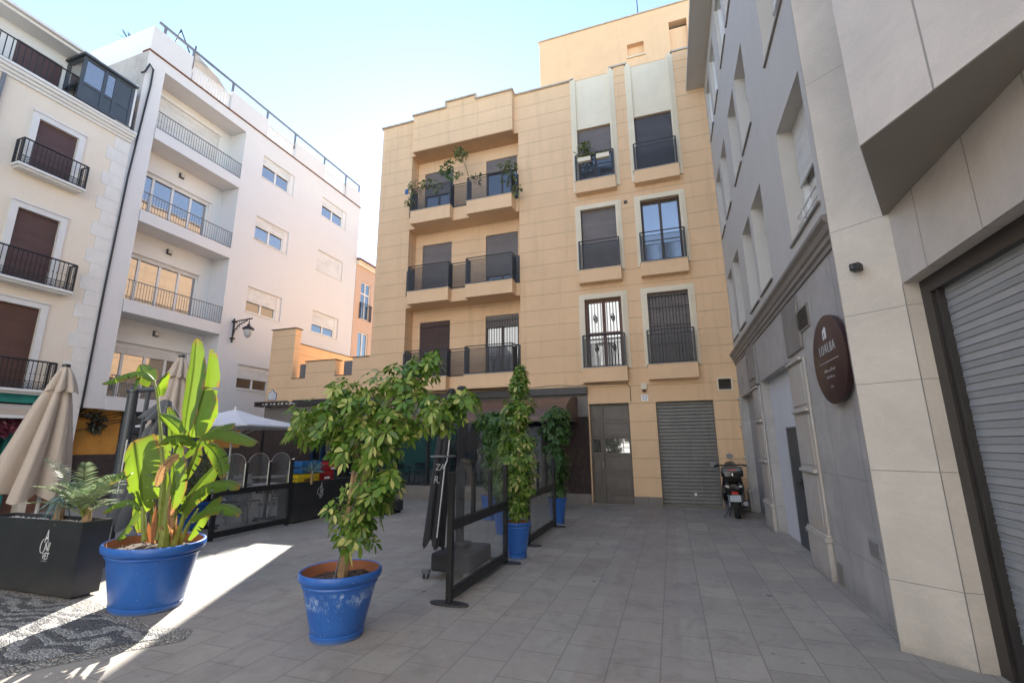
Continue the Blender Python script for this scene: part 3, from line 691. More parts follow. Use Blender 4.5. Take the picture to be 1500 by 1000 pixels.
# awnings
def barrel_awning(x0, x1, y0, y1, z0, z1):
    a = MB(); n = 12; k = 16
    for j in range(k):
        xa = x0 + (x1 - x0) * j / k; xb = x0 + (x1 - x0) * (j + 1) / k
        for i in range(n):
            t0, t1 = pi / 2 * i / n, pi / 2 * (i + 1) / n
            def pt(x, tt, q): sag = .015 * sin(q * 2.1) * sin(2 * tt); return (x, y0 - (y0 - y1) * sin(tt) , z0 + (z1 - z0) * cos(tt) + sag)
            a.quad(pt(xa, t0, j), pt(xb, t0, j + 1), pt(xb, t1, j + 1), pt(xa, t1, j))
    for x in (x0, x1):
        vs_ = [(x, y0, z0)] + [(x, y0 - (y0 - y1) * sin(pi / 2 * i / n), z0 + (z1 - z0) * cos(pi / 2 * i / n)) for i in range(n + 1)]
        a.add(vs_, [tuple(range(len(vs_)))])
    a.box(x0, x1, y1 - .012, y1 + .004, z0 - .03, z0)
    return a
o = barrel_awning(-5.6, -2.35, F - .02, 10.9, 2.12, 2.78).build('awning', M['awning'], ob, smooth=True, doubles=True)
fr = MB(); fr.tube([(-5.6, 10.92, 2.10), (-2.35, 10.92, 2.10)], .018); fr.tube([(-5.58, 10.92, 2.1), (-5.58, F, 2.14)], .015); fr.tube([(-2.37, 10.92, 2.1), (-2.37, F, 2.14)], .015); fr.build('awning_frame', M['pvc'], o)
# small things fixed to the facade
tl = thing('door_alarm_box', 'small white alarm box above the shield tile beside the garage', 'alarm box', (-.57, F, 2.85))
a = MB(TF); a.box(-.65, -.50, 0, .06, 2.92, 3.08); a.build('box', M['cream_trim'], tl, bev=.012)
a = MB(TF); a.lathe([(0, 0), (.045, 0), (.05, .03), (.03, .06), (0, .065)], (-.575, .035, 2.86), 14); a.build('siren_lamp', M['wood'], tl, smooth=True)
tl = thing('shield_tile', 'small square white tile with a blue shield beside the garage shutter', 'plaque', (-.57, F, 2.7))
a = MB(TF); a.box(-.66, -.49, .0, .012, 2.62, 2.78); a.build('tile', M['pvc'], tl)
a = MB(TF); vprism(a, [(-.625, 2.75), (-.525, 2.75), (-.53, 2.68), (-.575, 2.64), (-.62, 2.68)], .013, .016); a.build('shield', M['greenblue'], tl)
a = MB(TF); vprism(a, [(-.61, 2.74), (-.54, 2.74), (-.545, 2.685), (-.575, 2.655), (-.605, 2.685)], .017, .019); a.build('shield_field', M['pvc'], tl)
tl = thing('street_name_plaque', 'blue and white ceramic street name plaque with arched crest on the orange annex', 'street sign', (-13.05, F, 3.2))
a = MB(TF); vprism(a, [(-13.2, 3.10), (-12.83, 3.10), (-12.83, 3.33), (-12.9, 3.36), (-12.95, 3.38), (-12.97, 3.44), (-13.015, 3.47), (-13.06, 3.44), (-13.08, 3.38), (-13.13, 3.36), (-13.2, 3.33)], .002, .02); a.build('border', M['greenblue'], tl)
a = MB(TF); vprism(a, [(-13.18, 3.12), (-12.85, 3.12), (-12.85, 3.32), (-12.92, 3.345), (-12.965, 3.37), (-12.985, 3.43), (-13.015, 3.45), (-13.045, 3.43), (-13.065, 3.37), (-13.11, 3.345), (-13.18, 3.32)], .021, .026); a.build('face', M['pvc'], tl)
a = MB(); TQ = lambda x, z: (x, F - .028, z)
scribble(a, TQ, -13.015, 3.26, .24, .05, 21); scribble(a, TQ, -13.015, 3.16, .28, .055, 22); scribble(a, TQ, -13.015, 3.36, .05, .05, 2)
a.build('lettering', M['greenblue'], tl, recalc=False)
tl = thing('blue_number_tile', 'tiny dark blue tile left of the top balcony', 'plaque', (-8.0, F, 10))
a = MB(TF); a.box(-8.07, -7.95, .002, .02, 10.0, 10.17); a.build('tile', M['greenblue'], tl)
tl = thing('roof_antenna', 'thin antenna rod on the roof block of the orange building', 'antenna', (0, 14, 15.68))
a = MB(); a.tube([(.03, 14, 15.6), (.03, 14, 17.6)], .018, 5); a.build('rod', M['rail'], tl)

# ============================================================ GREY BUILDING (right, facing the alley)
XR = 1.66
TR = lambda u, w, v: (XR - w, u, v)
gbd = thing('grey_building', 'grey rendered building with deep window openings along the right side of the alley', 'building', (XR, 8.5, 0))
gw = [(5.2, 6.36), (7.62, 8.53), (8.76, 9.62), (10.33, 11.15), (11.5, 12.3)]
gz = [(4.0, 5.62), (6.73, 8.33), (9.6, 11.1)]
a = MB(TR)
hl = [(p, q, c, d, .26 if d < 9 else .12) for (p, q) in gw for (c, d) in gz]
a.wall(4.87, 14.5, 3.7, 11.5, hl); a.quad((4.87, -8, 0), (14.5, -8, 0), (14.5, -8, 11.5), (4.3, -8, 11.5))
a.quad((14.5, 0, 3.7), (14.5, -8, 3.7), (14.5, -8, 11.5), (14.5, 0, 11.5))
a.build('upper_wall', M['greywall'], gbd, recalc=False)
a = MB(TR); a.box(4.92, 14.5, -8, .48, 11.5, 11.62); a.box(4.92, 14.5, -8, .30, 11.62, 12.9); a.build('eave', M['greywall'], gbd)
for (p, q) in gw:
    for (c, d) in gz:
        fo = win(TR, gbd, p, q, c, d, .25 if d < 9 else .115, frame='pvc', shut=.5 if p < 6 else (.3 if d < 9 else 0), shm='blind', ft=.055)
        sl = MB(TR); sl.box(p - .03, q + .03, -.24 if d < 9 else -.11, .03, c - .025, c + .004); sl.build('sill', M['cornice_st'], fo)
# window guard on the near window
a = MB(TR)
for z in (4.12, 4.24, 4.36): a.tube([(5.22, -.1, z), (6.34, -.1, z)], .012, 6)
for u in (5.5, 5.8, 6.1): a.tube([(u, -.1, 4.02), (u, -.1, 4.38)], .01, 6)
a.build('window_guard', M['pvc'], gbd)
# base storey
a = MB(TR); op = [(7.36, 9.62, 0, 2.66, .14), (10.45, 12.25, 0, 2.6, .14)]
a.wall(4.87, 14.5, 0, 3.45, op); a.build('base_wall', M['greystone'], gbd, recalc=False)
a = MB(TR)
prf = [(0, 3.42), (.02, 3.42), (.02, 3.47), (.045, 3.49), (.045, 3.54), (.065, 3.56), (.08, 3.62), (.115, 3.66), (.115, 3.70), (0, 3.715)]
a.add([(4.86, p, q) for p, q in prf] + [(12.525, p, q) for p, q in prf], [tuple(range(10)), tuple(range(10, 20))] + [(i, (i + 1) % 10, 10 + (i + 1) % 10, 10 + i) for i in range(10)])
a.build('cornice', M['cornice_st'], gbd)
a = MB(TR); a.box(7.34, 9.64, -.20, -.14, 0, 2.7); a.build('recess_wall', M['whitewall'], gbd)
a = MB(TR); a.box(10.43, 12.27, -.20, -.14, 0, 2.7); a.build('recess_wall', M['greystone_plain'], gbd)
a = MB(TR); a.box(7.98, 8.60, -.137, -.12, 0, 1.76); mdr = a.build('metal_door', M['mastgrey'], gbd)
a = MB(TR)
for f_ in ((7.95, 7.98), (8.60, 8.63)): a.box(*f_, -.137, -.11, 0, 1.78)
a.box(7.98, 8.60, -.137, -.11, 1.76, 1.78); a.build('door_frame', M['rail_lt'], mdr)
a = MB(TR); a.tube([(8.07, -.12, .95), (8.07, -.08, .95), (8.2, -.08, .95)], .012, 6); a.box(8.04, 8.10, -.12, -.112, .88, 1.02); a.build('handle', M['black'], mdr)
# pilasters: plinth, three stacked panels with small projecting ledges
for (p, q, tp) in ((6.52, 7.34, 2.60), (9.66, 10.42, 2.60), (12.28, 12.52, 2.6)):
    a = MB(TR); a.box(p, q, .0, .06, 0, .42); a.box(p + .02, q - .0, .0, .03, .50, tp)
    po = a.build('pilaster', M['pilaster'], gbd, bev=.012)
    a = MB(TR); a.box(p - .02, q + .0, .0, .08, .42, .47); a.box(p - .01, q, 0, .06, .47, .50)
    a.build('moulding', M['pilaster'], po, bev=.008)
    each('ledge', M['pilaster'], po, TR, [(p + .06, q - .06, .03, .075, z, z + .04) for z in (1.18, 1.92, 2.56)], bev=.008)
    a = MB(TR)
    for z0, z1 in ((.58, 1.15), (1.27, 1.88), (2.01, 2.53)): a.box(p + .1, q - .1, .03, .042, z0, z1)
    a.build('panel', M['pilaster'], po, bev=.006)
each('frieze_block', M['cornice_st'], gbd, TR, [(9.66, 10.5, 0, .06, 2.62, 3.38), (6.52, 7.3, 0, .03, 2.7, 3.38)], bev=.01)
each('triglyph', M['cornice_st'], gbd, TR, [(9.72 + k * .19, 9.84 + k * .19, .06, .085, 2.75, 3.25) for k in range(4)], bev=.01)
a = MB(TR); a.box(6.10, 6.62, -.01, .018, 2.89, 3.17); vt = a.build('air_grille', M['cornice_st'], gbd)
a = MB(TR)
for k in range(7): a.box(6.14, 6.58, .019, .03, 2.92 + k * .034, 2.935 + k * .034)
a.build('louvre', M['black'], vt)
a = MB(TR); a.box(5.11, 5.36, .0, .012, .52, .69); bxo = a.build('meter_box', M['greystone_plain'], gbd)
a = MB(TR); a.box(5.13, 5.34, .012, .018, .54, .67); a.build('lid', M['cornice_st'], bxo)
a = MB(TR); a.box(6.28, 6.45, 0, .01, .02, .24); a.build('meter_box', M['cornice_st'], gbd)
tl = thing('yellow_wall_tag', 'small yellow and orange painted tag under the grey cornice left of the air grille', 'sign', (XR, 6.95, 3.3))
a = MB(TR)
for k in range(3): a.lathe([(0, 0), (.075, 0)], (0, 0, 0), 3) if False else a.prism([(6.86 + .0 * k + .13 * cos(t_) * .7, .004 + 0 * sin(t_)) for t_ in (0, 1)], 0, 0) if False else None
a.box(6.84, 7.0, .002, .012, 3.14, 3.2); a.box(6.86, 7.04, .002, .012, 3.24, 3.38); a.build('tag', M['ochre'], tl)
a = MB(TR); a.box(6.88, 6.97, .0125, .016, 3.27, 3.34); a.build('inset', M['greywall'], tl)
# ============================================================ ROUND HOTEL SIGN
sg = thing('oval_hanging_sign', 'round dark brown wall sign with white house logo and LOALBA lettering', 'sign', (XR, 5.42, 2.37))
TS = lambda y, z, d=0: (1.58 - d, 5.42 - y, 2.37 + z)
a = MB(); n = 64
a.loft([[(x, 5.42 + .5 * r * cos(2 * pi * i / n), 2.37 + .45 * r * sin(2 * pi * i / n)) for i in range(n)] for x, r in ((1.64, .94), (1.635, .985), (1.60, 1), (1.583, 1), (1.58, .99))])
a.build('board', M['sign_brown'], sg, smooth=True)
a = MB(); a.loft([[(x, 5.42 + .42 * cos(2 * pi * i / n), 2.37 + .38 * sin(2 * pi * i / n)) for i in range(n)] for x in (1.66, 1.64)]); a.build('bracket', M['black'], sg)
TT = lambda cy, cz: (lambda x, y, z: (1.578 - z, 5.42 + cy - x, 2.37 + cz + y))
text('LOALBA', 'lettering', M['soft_white'], TT(.0, .065), .145, sg, sx=.78, space=1.3, thin=.0012)
a = MB(); a.box(1.575, 1.579, 5.42 - .30, 5.42 + .30, 2.37 - .022, 2.37 - .018); a.build('divider_line', M['whitepaint'], sg)
_q = MB(); TQ = lambda x, z: (1.577, 5.42 - x, 2.37 + z)
for _a in ((-.125, .34, .036, 11), (-.19, .24, .036, 12), (-.29, .08, .036, 14)): scribble(_q, TQ, 0, *_a)
_q.build('lettering', M['whitepaint'], sg, recalc=False)
a = MB(lambda y, z, d: (1.578 - d, 5.42 - y, 2.37 + z))
def sp(mb, prof): nn = len(prof); mb.add([(p, q, 0) for p, q in prof] + [(p, q, .003) for p, q in prof], [tuple(range(nn)), tuple(range(nn, 2 * nn))] + [(i, (i + 1) % nn, nn + (i + 1) % nn, nn + i) for i in range(nn)])
sp(a, [(-.055, .21), (-.035, .21), (-.035, .28), (.0, .28), (.0, .21), (.02, .21), (.02, .33), (-.055, .30)]); sp(a, [(.028, .212), (.05, .225), (.05, .32), (.028, .333)])
a.build('logo', M['whitepaint'], sg)
# ============================================================ PALE STONE BUILDING (right, nearest)
stb = thing('stone_building', 'pale granite clad building with a projecting wedge bay and a garage shutter', 'building', (1.88, 4.4, 0))
P0, P1 = (1.53, 4.66), (1.88, 4.40)
a = MB(); a.prism([P0, P1, (1.99, 4.40), (2.3, 4.5), (2.3, 4.9), (1.6, 4.9)], 0, 11.5); a.build('corner_pillar', M['pillarstone'], stb)
a = MB(lambda u, w_, v: (1.88 - w_, u, v)); a.wall(-9, 4.40, 2.8, 11.5, [], 0); a.box(-9, -2.0, -.3, -.001, 0, 2.8); a.box(-9, 4.4, -.35, -.01, 2.8, 2.805)
a.build('lintel_wall', M['pinkstone'], stb, recalc=False)
a = MB(); a.prism([(1.882, 4.498), (1.31, 3.25), (1.72, 2.32), (1.879, 1.96)], 3.43, 11.5); a.build('wedge_bay', M['pinkstone'], stb)
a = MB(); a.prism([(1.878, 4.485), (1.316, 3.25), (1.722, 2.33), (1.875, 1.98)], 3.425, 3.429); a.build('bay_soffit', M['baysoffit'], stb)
a = MB(lambda u, w_, v: (1.99 - w_, u, v)); a.box(4.27, 4.40, -.12, 0, 0, 2.8); a.box(-2.0, 4.27, -.12, 0, 2.68, 2.8); a.box(4.21, 4.27, -.14, -.02, 0, 2.68)
gdoor = a.build('garage_frame', M['dkframe'], stb)
a = MB(lambda u, w_, v: (2.06 - w_, u, v)); N = 26
for k in range(N):
    z0 = k * .105; h = .105
    pr = [(0, 0), (.03, .012), (.5, .006), (.56, .016), (.62, .006), (.97, .012), (1, 0)]
    for (f0, e0), (f1, e1) in zip(pr, pr[1:]):
        a.quad((-2, e0, z0 + f0 * h), (4.24, e0, z0 + f0 * h), (4.24, e1, z0 + f1 * h), (-2, e1, z0 + f1 * h))
M['stoneshutter'] = simple('aluminium_slats', (.36, .37, .38), .38, .06, 1.5, .05, metal=.25, dirt=.15)
a.build('garage_shutter', M['stoneshutter'], gdoor, recalc=False)
a = MB(); a.box(2.4, 10, -9, 4.9, 0, 11.5); a.build('core', M['pinkstone'], stb)
ck = MB(); ck.box(1.99, 2.0, -2.0, 4.4, 0, .01)
a = MB(); a.tube([(1.8795, 4.3995, 0), (1.8795, 4.3995, 2.79)], .004, 5); a.build('joint_strip', M['cornice_st'], stb)
sc_ = thing('security_camera', 'small black security camera on a white base on the stone pillar', 'camera', (1.62, 4.58, 3.03))
a = MB(); a.lathe([(0, 0), (.035, 0), (.035, .03), (0, .03)], (0, 0, 0), 14)
nrm = Vector((-.6, -.8, 0)); u_ = Vector((.8, -.6, 0)); base = Vector((1.665, 4.56, 3.03))
def orient(mb, base, ax, ay, az):
    for i, v in enumerate(mb.v): mb.v[i] = base + ax * v.x + ay * v.y + az * v.z
orient(a, base, u_, Vector((0, 0, 1)), nrm); a.build('base', M['pvc'], sc_, smooth=True)
a = MB(); a.box(-.04, .04, -.045, .02, .02, .11); orient(a, base, u_, Vector((0, 0, 1)), nrm); b_ = a.build('housing', M['black'], sc_, bev=.012)
a = MB(); a.lathe([(0, .108), (.022, .112), (.022, .10)], (0, -.012, 0), 14); orient(a, base, u_, Vector((0, 0, 1)), nrm); a.build('lens', M['glossblack'], b_)

# ============================================================ WHITE BUILDING
XL = -15.0
TL = lambda u, w, v: (XL + w, u, v)
wb = thing('white_building', 'white rendered apartment building with recessed balconies and small windows', 'building', (XL, 13, 0))
a = MB(TL); wh = [(12.74, 14.42), (16.2, 17.95)]; wz = [(12.28, 13.24), (9.53, 10.54), (6.57, 7.58), (3.62, 4.53)]
hl = [(p, q, c, d, .13) for p, q in wh for c, d in wz if not (p > 15 and d < 5)] + [(8.66, 11.82, 2.95, 13.68, .8)]
a.wall(8.1, 19.0, 2.6, 14.05, hl); a.quad((8.1, 0, 2.6), (19, 0, 2.6), (19, -1, 2.6), (8.1, -1, 2.6))
a.quad((19, 0, 0), (19, -9, 0), (19, -9, 14.05), (19, 0, 14.05)); a.quad((8.1, -9, 0), (19, -9, 0), (19, -9, 14.05), (8.1, -9, 14.05)); a.quad((8.1, 0, 14.0), (19, 0, 14), (19, -9, 14), (8.1, -9, 14))
a.build('facade', M['w_white'], wb, recalc=False)
a = MB(TL); a.quad((8.1, 0, 2.6), (8.1, -9, 2.6), (8.1, -9, 14.05), (8.1, 0, 14.05)); a.build('side_wall', M['w_side'], wb, recalc=False)
bw = MB(lambda u, w_, v: (XL - .8 + w_, u, v))
fl = [11.6, 8.72, 5.83, 2.96]
bw.wall(8.66, 11.82, 2.95, 13.68, [(8.75, 11.35, f + .02, f + 1.75, .1) for f in fl]); bw.build('recess_wall', M['w_inner'], wb, recalc=False)
TBk = lambda u, w_, v: (XL - .8 + w_, u, v)
for i, f in enumerate(fl):
    s1 = MB(TL); s1.box(8.67, 11.815, -.79, .03, f - .38, f); sb = s1.build('balcony', M['w_white'], wb)
    r = MB(TL); u = 8.72
    r.box(8.68, 11.81, -.01, .015, f + .60, f + .625); r.box(8.68, 11.81, -.008, .012, f + .04, f + .055)
    while u < 11.8: r.box(u - .005, u + .005, -.004, .008, f + .0, f + .6); u += .085
    r.build('railing', M['rail_lt'], sb)
    fo = win(TBk, wb, 8.75, 11.35, f + .02, f + 1.75, .09, frame='pvc', leaves=4, ft=.06, shut=1 if i == 0 else (.18 if i == 3 else .06), shm='blind', glassm='glass_hi')
    bx_ = MB(TBk); bx_.box(8.72, 11.42, 0, .05, f + 1.76, f + 1.86); bx_.build('shutter_box', M['w_inner'], fo)
    lp = MB(TBk); lp.box(10.12, 10.28, .0, .05, f + 2.12, f + 2.30); lo = lp.build('balcony_lamp', M['brown_frame'], wb)
    lp = MB(TBk); lp.box(10.15, 10.25, .05, .12, f + 2.15, f + 2.27); lp.build('lamp_shade', M['lampglass'], lo)
shuts = {(0, 0): .38, (0, 1): .4, (1, 0): .38, (1, 1): 1, (2, 0): .55, (2, 1): .6, (3, 0): .52}
for j, (p, q) in enumerate(wh):
    for i, (c, d) in enumerate(wz):
        if j == 1 and i == 3: continue
        fo = win(TL, wb, p + .0, q - .22, c, d, .12, frame='pvc', leaves=2, ft=.06, shut=shuts[(i, j)], shm='blind', glassm='glass_hi' if i < 2 else 'glass')
        s1 = MB(TL); s1.box(q - .22, q, -.12, -.05, c, d); s1.box(p - .04, q + .04, -.12, .025, c - .03, c); s1.build('sill', M['white_trim'], fo)
# roof edge
a = MB(TL); a.box(8.08, 19.03, -.3, .04, 14.06, 14.10); a.build('tile_edge', M['tile_red'], wb)
each('parapet', M['w_white'], wb, TL, [(p, q, -.22, -.002, 14.12, zt) for p, q, zt in ((8.12, 9.45, 15.03), (11.05, 12.75, 14.92), (14.3, 16.2, 14.92), (17.8, 18.98, 14.92))] + [(8.12, 8.3, -5, -.222, 14.05, 15.03)])
for p, q in ((9.45, 11.05), (12.75, 14.3), (16.2, 17.8)):
    a = MB(TL); u = p + .06
    while u < q: a.box(u - .03, u + .03, -.14, -.08, 14.14, 14.72); u += .115
    a.box(p, q, -.15, -.07, 14.72, 14.76)
    a.build('baluster_fence', M['white_trim'], wb)
a = MB(TL); a.box(8.3, 18.95, -.13, -.07, 15.33, 15.40)
for u in (8.5, 9.5, 11.1, 12.75, 14.3, 16.2, 17.8, 18.9): a.box(u - .035, u + .035, -.13, -.07, 14.6, 15.33)
a.build('roof_rail', M['rail_lt'], wb)
a = MB(TL); a.tube([(8.08, .03, 13.2), (8.16, .05, 13.55), (8.28, .05, 13.45), (8.30, .03, 12.9), (8.22, .03, 11.0), (8.16, .03, 9.5), (8.12, .03, 6), (8.12, .03, 2.6)], .028, 6)
a.tube([(8.0, .0, 13.1), (8.08, .03, 13.2)], .028, 6); a.build('cable', M['black'], wb)
# ground floor of the white building
each('ochre_wall', M['ochre'], wb, TL, [(8.1, 9.05, -.5, -.25, 1.36, 2.6), (9.052, 9.3, -.5, -.25, 1.36, 2.6), (12.2, 13.4, -.5, -.25, 1.5, 2.2)])
each('dark_stone_base', M['brick'], wb, TL, [(8.1, 9.3, -.5, -.24, 0, 1.36), (12.2, 13.4, -.5, -.24, 0, 1.5), (13.402, 19, -.5, -.24, 0, 2.6), (12.2, 13.4, -.5, -.3, 2.2, 2.6)])
a = MB(TL); a.box(9.3, 12.2, -.5, -.3, 0, 1.95); a.build('shop_shutter', M['grey_shutter'], wb)
a = MB(TL); a.box(9.3, 12.2, -.5, -.2, 1.95, 2.6); a.build('shop_fascia', M['mastgrey'], wb)
# ivy-like dark hanging clump under the overhang
def leaf(mb, p, d, nrm, L, W, droop=.2, segs=3, prof=None):
    d = d.normalized(); s_ = d.cross(nrm).normalized(); prev = None; vs = []; 
    for i in range(segs + 1):
        f = i / segs; wd = W * .5 * ((sin(pi * min(1, .12 + f * .88)) ** .8) if prof is None else prof[i]) if i < segs else 0
        c = p + d * (L * f) + Vector((0, 0, -droop * L * f * f))
        if i == segs: vs.append(c)
        else: vs += [c - s_ * wd, c + s_ * wd]
    fs = []
    for i in range(segs - 1): fs.append((2 * i, 2 * i + 1, 2 * i + 3, 2 * i + 2))
    fs.append((2 * segs - 2, 2 * segs - 1, 2 * segs)); mb.add(vs, fs)
def rv(): 
    while 1:
        v = Vector((U(-1, 1), U(-1, 1), U(-1, 1)))
        if .05 < v.length < 1: return v.normalized()
def blob(mb, c, r, n, L, W, droop=.3, sq=(1, 1, 1)):
    for _ in range(n):
        d = rv(); p = Vector(c) + Vector((d.x * sq[0], d.y * sq[1], d.z * sq[2])) * r * (R() ** .4)
        leaf(mb, p, (d + rv() * .7), rv(), L * U(.7, 1.2), W * U(.7, 1.2), droop, 2)
pt = thing('hanging_creeper', 'dark dead creeper hanging on the ochre wall beneath the white overhang', 'plant', (XL, 8.5, 2.3))
a = MB(); blob(a, (-15.1, 8.62, 2.22), .25, 260, .09, .05, .5, (.5, .8, 1.1)); blob(a, (-15.15, 8.4, 2.48), .22, 120, .08, .04, .5, (.5, 1.5, .4)); a.build('foliage', LM['dry'], pt, recalc=False)
# wall lantern
ln = thing('wall_lantern', 'black wrought iron street lantern on a scrolled bracket on the white building', 'wall lamp', (XL, 12.3, 5.7))
a = MB(TL); a.tube([(12.3, .05, 5.25), (12.3, .05, 6.15)], .03, 8); a.tube([(12.3, .05, 6.03), (12.33, .45, 6.07), (12.36, .85, 6.1)], .025, 6)
a.tube([(12.3, .05, 5.45), (12.31, .12, 5.72), (12.33, .3, 5.92), (12.36, .62, 6.05)], .022, 6)
for k in range(5): a.tube([(12.31 + k * .008, .12 + k * .1, 5.62 + k * .08), (12.31 + k * .008, .08 + k * .09, 6.04)], .010, 4)
a.lathe([(0, .12), (.05, .08), (.03, 0), (.06, -.05), (0, -.1)], (12.3, .05, 6.15), 8) if False else None
for z in (5.4, 6.03): a.box(12.24, 12.36, .0, .12, z - .03, z + .03)
a.build('bracket', M['black'], ln)
cx, cy, cz = XL + .72, 12.35, 5.55
a = MB(); a.lathe([(.0, .42), (.02, .42), (.025, .34), (.06, .32), (.05, .28), (.10, .26), (.19, .19), (.20, .14), (.14, .12)], (cx, cy, cz), 16); hd = a.build('hood', M['black'], ln, smooth=True)
a = MB(); a.lathe([(.15, .13), (.14, 0), (.09, -.12), (.03, -.17), (0, -.17)], (cx, cy, cz), 16); a.build('globe', M['lampglass'], hd, smooth=True)
a = MB(); a.tube([(cx, cy, cz + .4), (cx, cy, 6.1)], .012, 6); a.build('hanger', M['black'], hd)
# roof things
tp = thing('roof_parasol', 'beige parasol tied above the white building roof terrace', 'parasol', (-15.6, 9.6, 14.1))
a = MB(); a.loft([[(-15.6 + r * cos(t_) * .6 , 10.2 + dy + r * sin(t_), z) for t_ in [2 * pi * i / 10 for i in range(10)]] for r, z, dy in ((.75, 14.9, .35), (.6, 15.25, .1), (.06, 15.75, -.35))]); a.build('canopy', M['canvas'], tp)
a = MB(); a.tube([(-15.6, 9.85, 14), (-15.6, 9.85, 16.05)], .03, 6); a.tube([(-15.5, 9.05, 15.2), (-15.5, 9.2, 16.1), (-15.5, 9.6, 15.5)], .03, 6); a.build('pole', M['rail'], tp)
tp = thing('roof_agave', 'small spiky plant showing above the white parapet at roof level', 'plant', (-15.9, 8.2, 15.1))
a = MB()
for _ in range(26): leaf(a, Vector((-16.5, 8.3, 15.05)), Vector((U(-1, 1), U(-1, 1), U(.4, 1.2))), rv(), U(.35, .5), .05, .2)
a.build('leaves', LM['agave'], tp, recalc=False)
# ============================================================ CREAM BUILDING (far left)
cb = thing('cream_building', 'cream brick apartment building with brown roller blinds and iron balconies', 'building', (XL, 5, 0))
cw = (6.0, 6.86); cz_ = [(8.45, 9.93), (5.58, 7.42), (2.96, 5.0)]
a = MB(TL); more = [(c0, c0 + .86, z0, z1, .12) for c0 in (3.4, .8) for z0, z1 in cz_]
a.wall(-6, 8.098, 0, 10.66, [(cw[0], cw[1], z0, z1, .12) for z0, z1 in cz_] + more + [(5.2, 7.25, 0, 2.75, .3)]); a.build('facade', M['cream'], cb, recalc=False)
a = MB(TL); a.quad((-6, -8, 0), (-6, 0, 0), (-6, 0, 12.4), (-6, -8, 12.4)); a.quad((-6, -8, 0), (8.09, -8, 0), (8.09, -8, 12.4), (-6, -8, 12.4)); a.build('rear_wall', M['w_side'], cb, recalc=False)
a = MB(TL)
for d_, z0, z1 in ((.05, 10.62, 10.70), (.10, 10.70, 10.78), (.16, 10.78, 10.86), (.2, 10.86, 10.93)): a.box(-6, 8.09, -.5, d_, z0, z1)
a.build('cornice', M['w_inner'], cb)
a = MB(TL)
for k in range(26):
    wq = .40 if k % 2 else .55; zz = .2 + k * .4
    if zz + .38 < 10.6: a.box(8.09 - wq, 8.092, .0, .012, zz, zz + .395)
a.build('quoin', M['quoin'], cb)
at_ = MB(lambda u, w_, v: (XL - .55 + w_, u, v)); at_.wall(-6, 8.09, 10.9, 12.45, [(5.45, 6.45, 11.0, 12.1, .1)]); at_.build('attic_wall', M['w_inner'], cb, recalc=False)
win(lambda u, w_, v: (XL - .55 + w_, u, v), cb, 5.45, 6.45, 11.0, 12.1, .09, shut=.75, shm='persian')
a = MB(TL); a.box(-6, 6.9, -.9, -.05, 12.42, 12.50); a.box(-6, 6.9, -.9, .05, 12.50, 12.58); a.box(-6, 8.09, -8, -.5, 12.45, 12.55); a.build('eave', M['w_inner'], cb)
r = MB(TL); railing(r, [(-2, .12), (7.95, .12)], 10.95, 11.60, .12, .0 + .001, .010, .018); r.build('terrace_railing', M['black'], cb)
a = MB(TL); a.tube([(5.18, .06, 10.6), (5.15, .06, 8), (5.1, .06, 3)], .045, 8); a.build('downpipe', M['rail_lt'], cb)
# glazed terrace box
a = MB(TL); x0, x1 = 6.55, 7.78; w0, w1 = -.5, .2
for (u, w_) in ((x0, w0), (x0, w1), (x1, w0), (x1, w1), ((x0 + x1) / 2 - .1, w1), (7.35, w1)): a.box(u - .04, u + .04, w_ - .03, w_ + .03, 10.95, 12.3)
for z in (10.95, 11.45, 12.22): a.box(x0, x1, w1 - .025, w1 + .025, z, z + .08); a.box(x0 - .025, x0 + .025, w0, w1, z, z + .08)
a.box(x0 - .1, x1 + .08, w0 - .2, w1 + .1, 12.3, 12.36); a.box(7.39, x1, w1 - .02, w1 + .01, 11.46, 12.3); a.box(x1 - .01, x1 + .02, w0, w1, 10.95, 12.3); a.box(x0, x1, w1 - .02, w1 + .01, 11, 11.45)
gb_ = a.build('glazed_box', M['mastgrey'], cb)
a = MB(TL); a.quad((x0, w1, 11.5), (7.35, w1, 11.5), (7.35, w1, 12.22), (x0, w1, 12.22)); a.quad((x0, w0, 11.5), (x0, w1, 11.5), (x0, w1, 12.22), (x0, w0, 12.22)); a.build('pane', M['glass_hi'], gb_, recalc=False)
a = MB(TL); a.box(x0 + .06, 7.3, w1 - .09, w1 - .05, 11.0, 12.2); a.build('curtain', M['curtain'], gb_)
a = MB(TL); a.box(x1 + .03, x1 + .1, -.3, .22, 10.9, 12.45); a.box(x1 - .3, x1 + .1, .0, .22, 10.94, 10.99); a.build('white_post', M['w_inner'], gb_)
def balcony_iron(par, u0, u1, zf, zr, prot=.32):
    s1 = MB(TL); s1.box(u0, u1, 0, prot, zf - .07, zf); s1.box(u0 + .05, u1 - .05, 0, prot - .05, zf - .12, zf - .07); sb = s1.build('balcony', M['w_inner'], par, bev=.015)
    r = MB(TL); p_ = [(u0 + .03, .0), (u0 + .03, prot - .03), (u1 - .03, prot - .03), (u1 - .03, 0)]
    railing(r, p_, zf, zr, .09, .02, .007, .014)
    u = u0 + .08
    while u < u1 - .05:      # scrolls in the lower band
        for s_ in (-1, 1):
            r.tube([(u + s_ * .03 * sin(k * .9), prot - .03, zf + .03 + k * .02) for k in range(8)], .006, 4)
        r.add([], []); u += .07
    r.box(u0 + .03, u1 - .03, prot - .04, prot - .02, zf + .19, zf + .205)
    for uu in [u0 + .03 + i * .09 for i in range(int((u1 - u0) / .09))]: r.lathe([(0, -.02), (.014, 0), (0, .02)], (uu, prot - .03, (zf + zr) / 2 + .03), 6)
    r.build('railing', M['black'], sb)
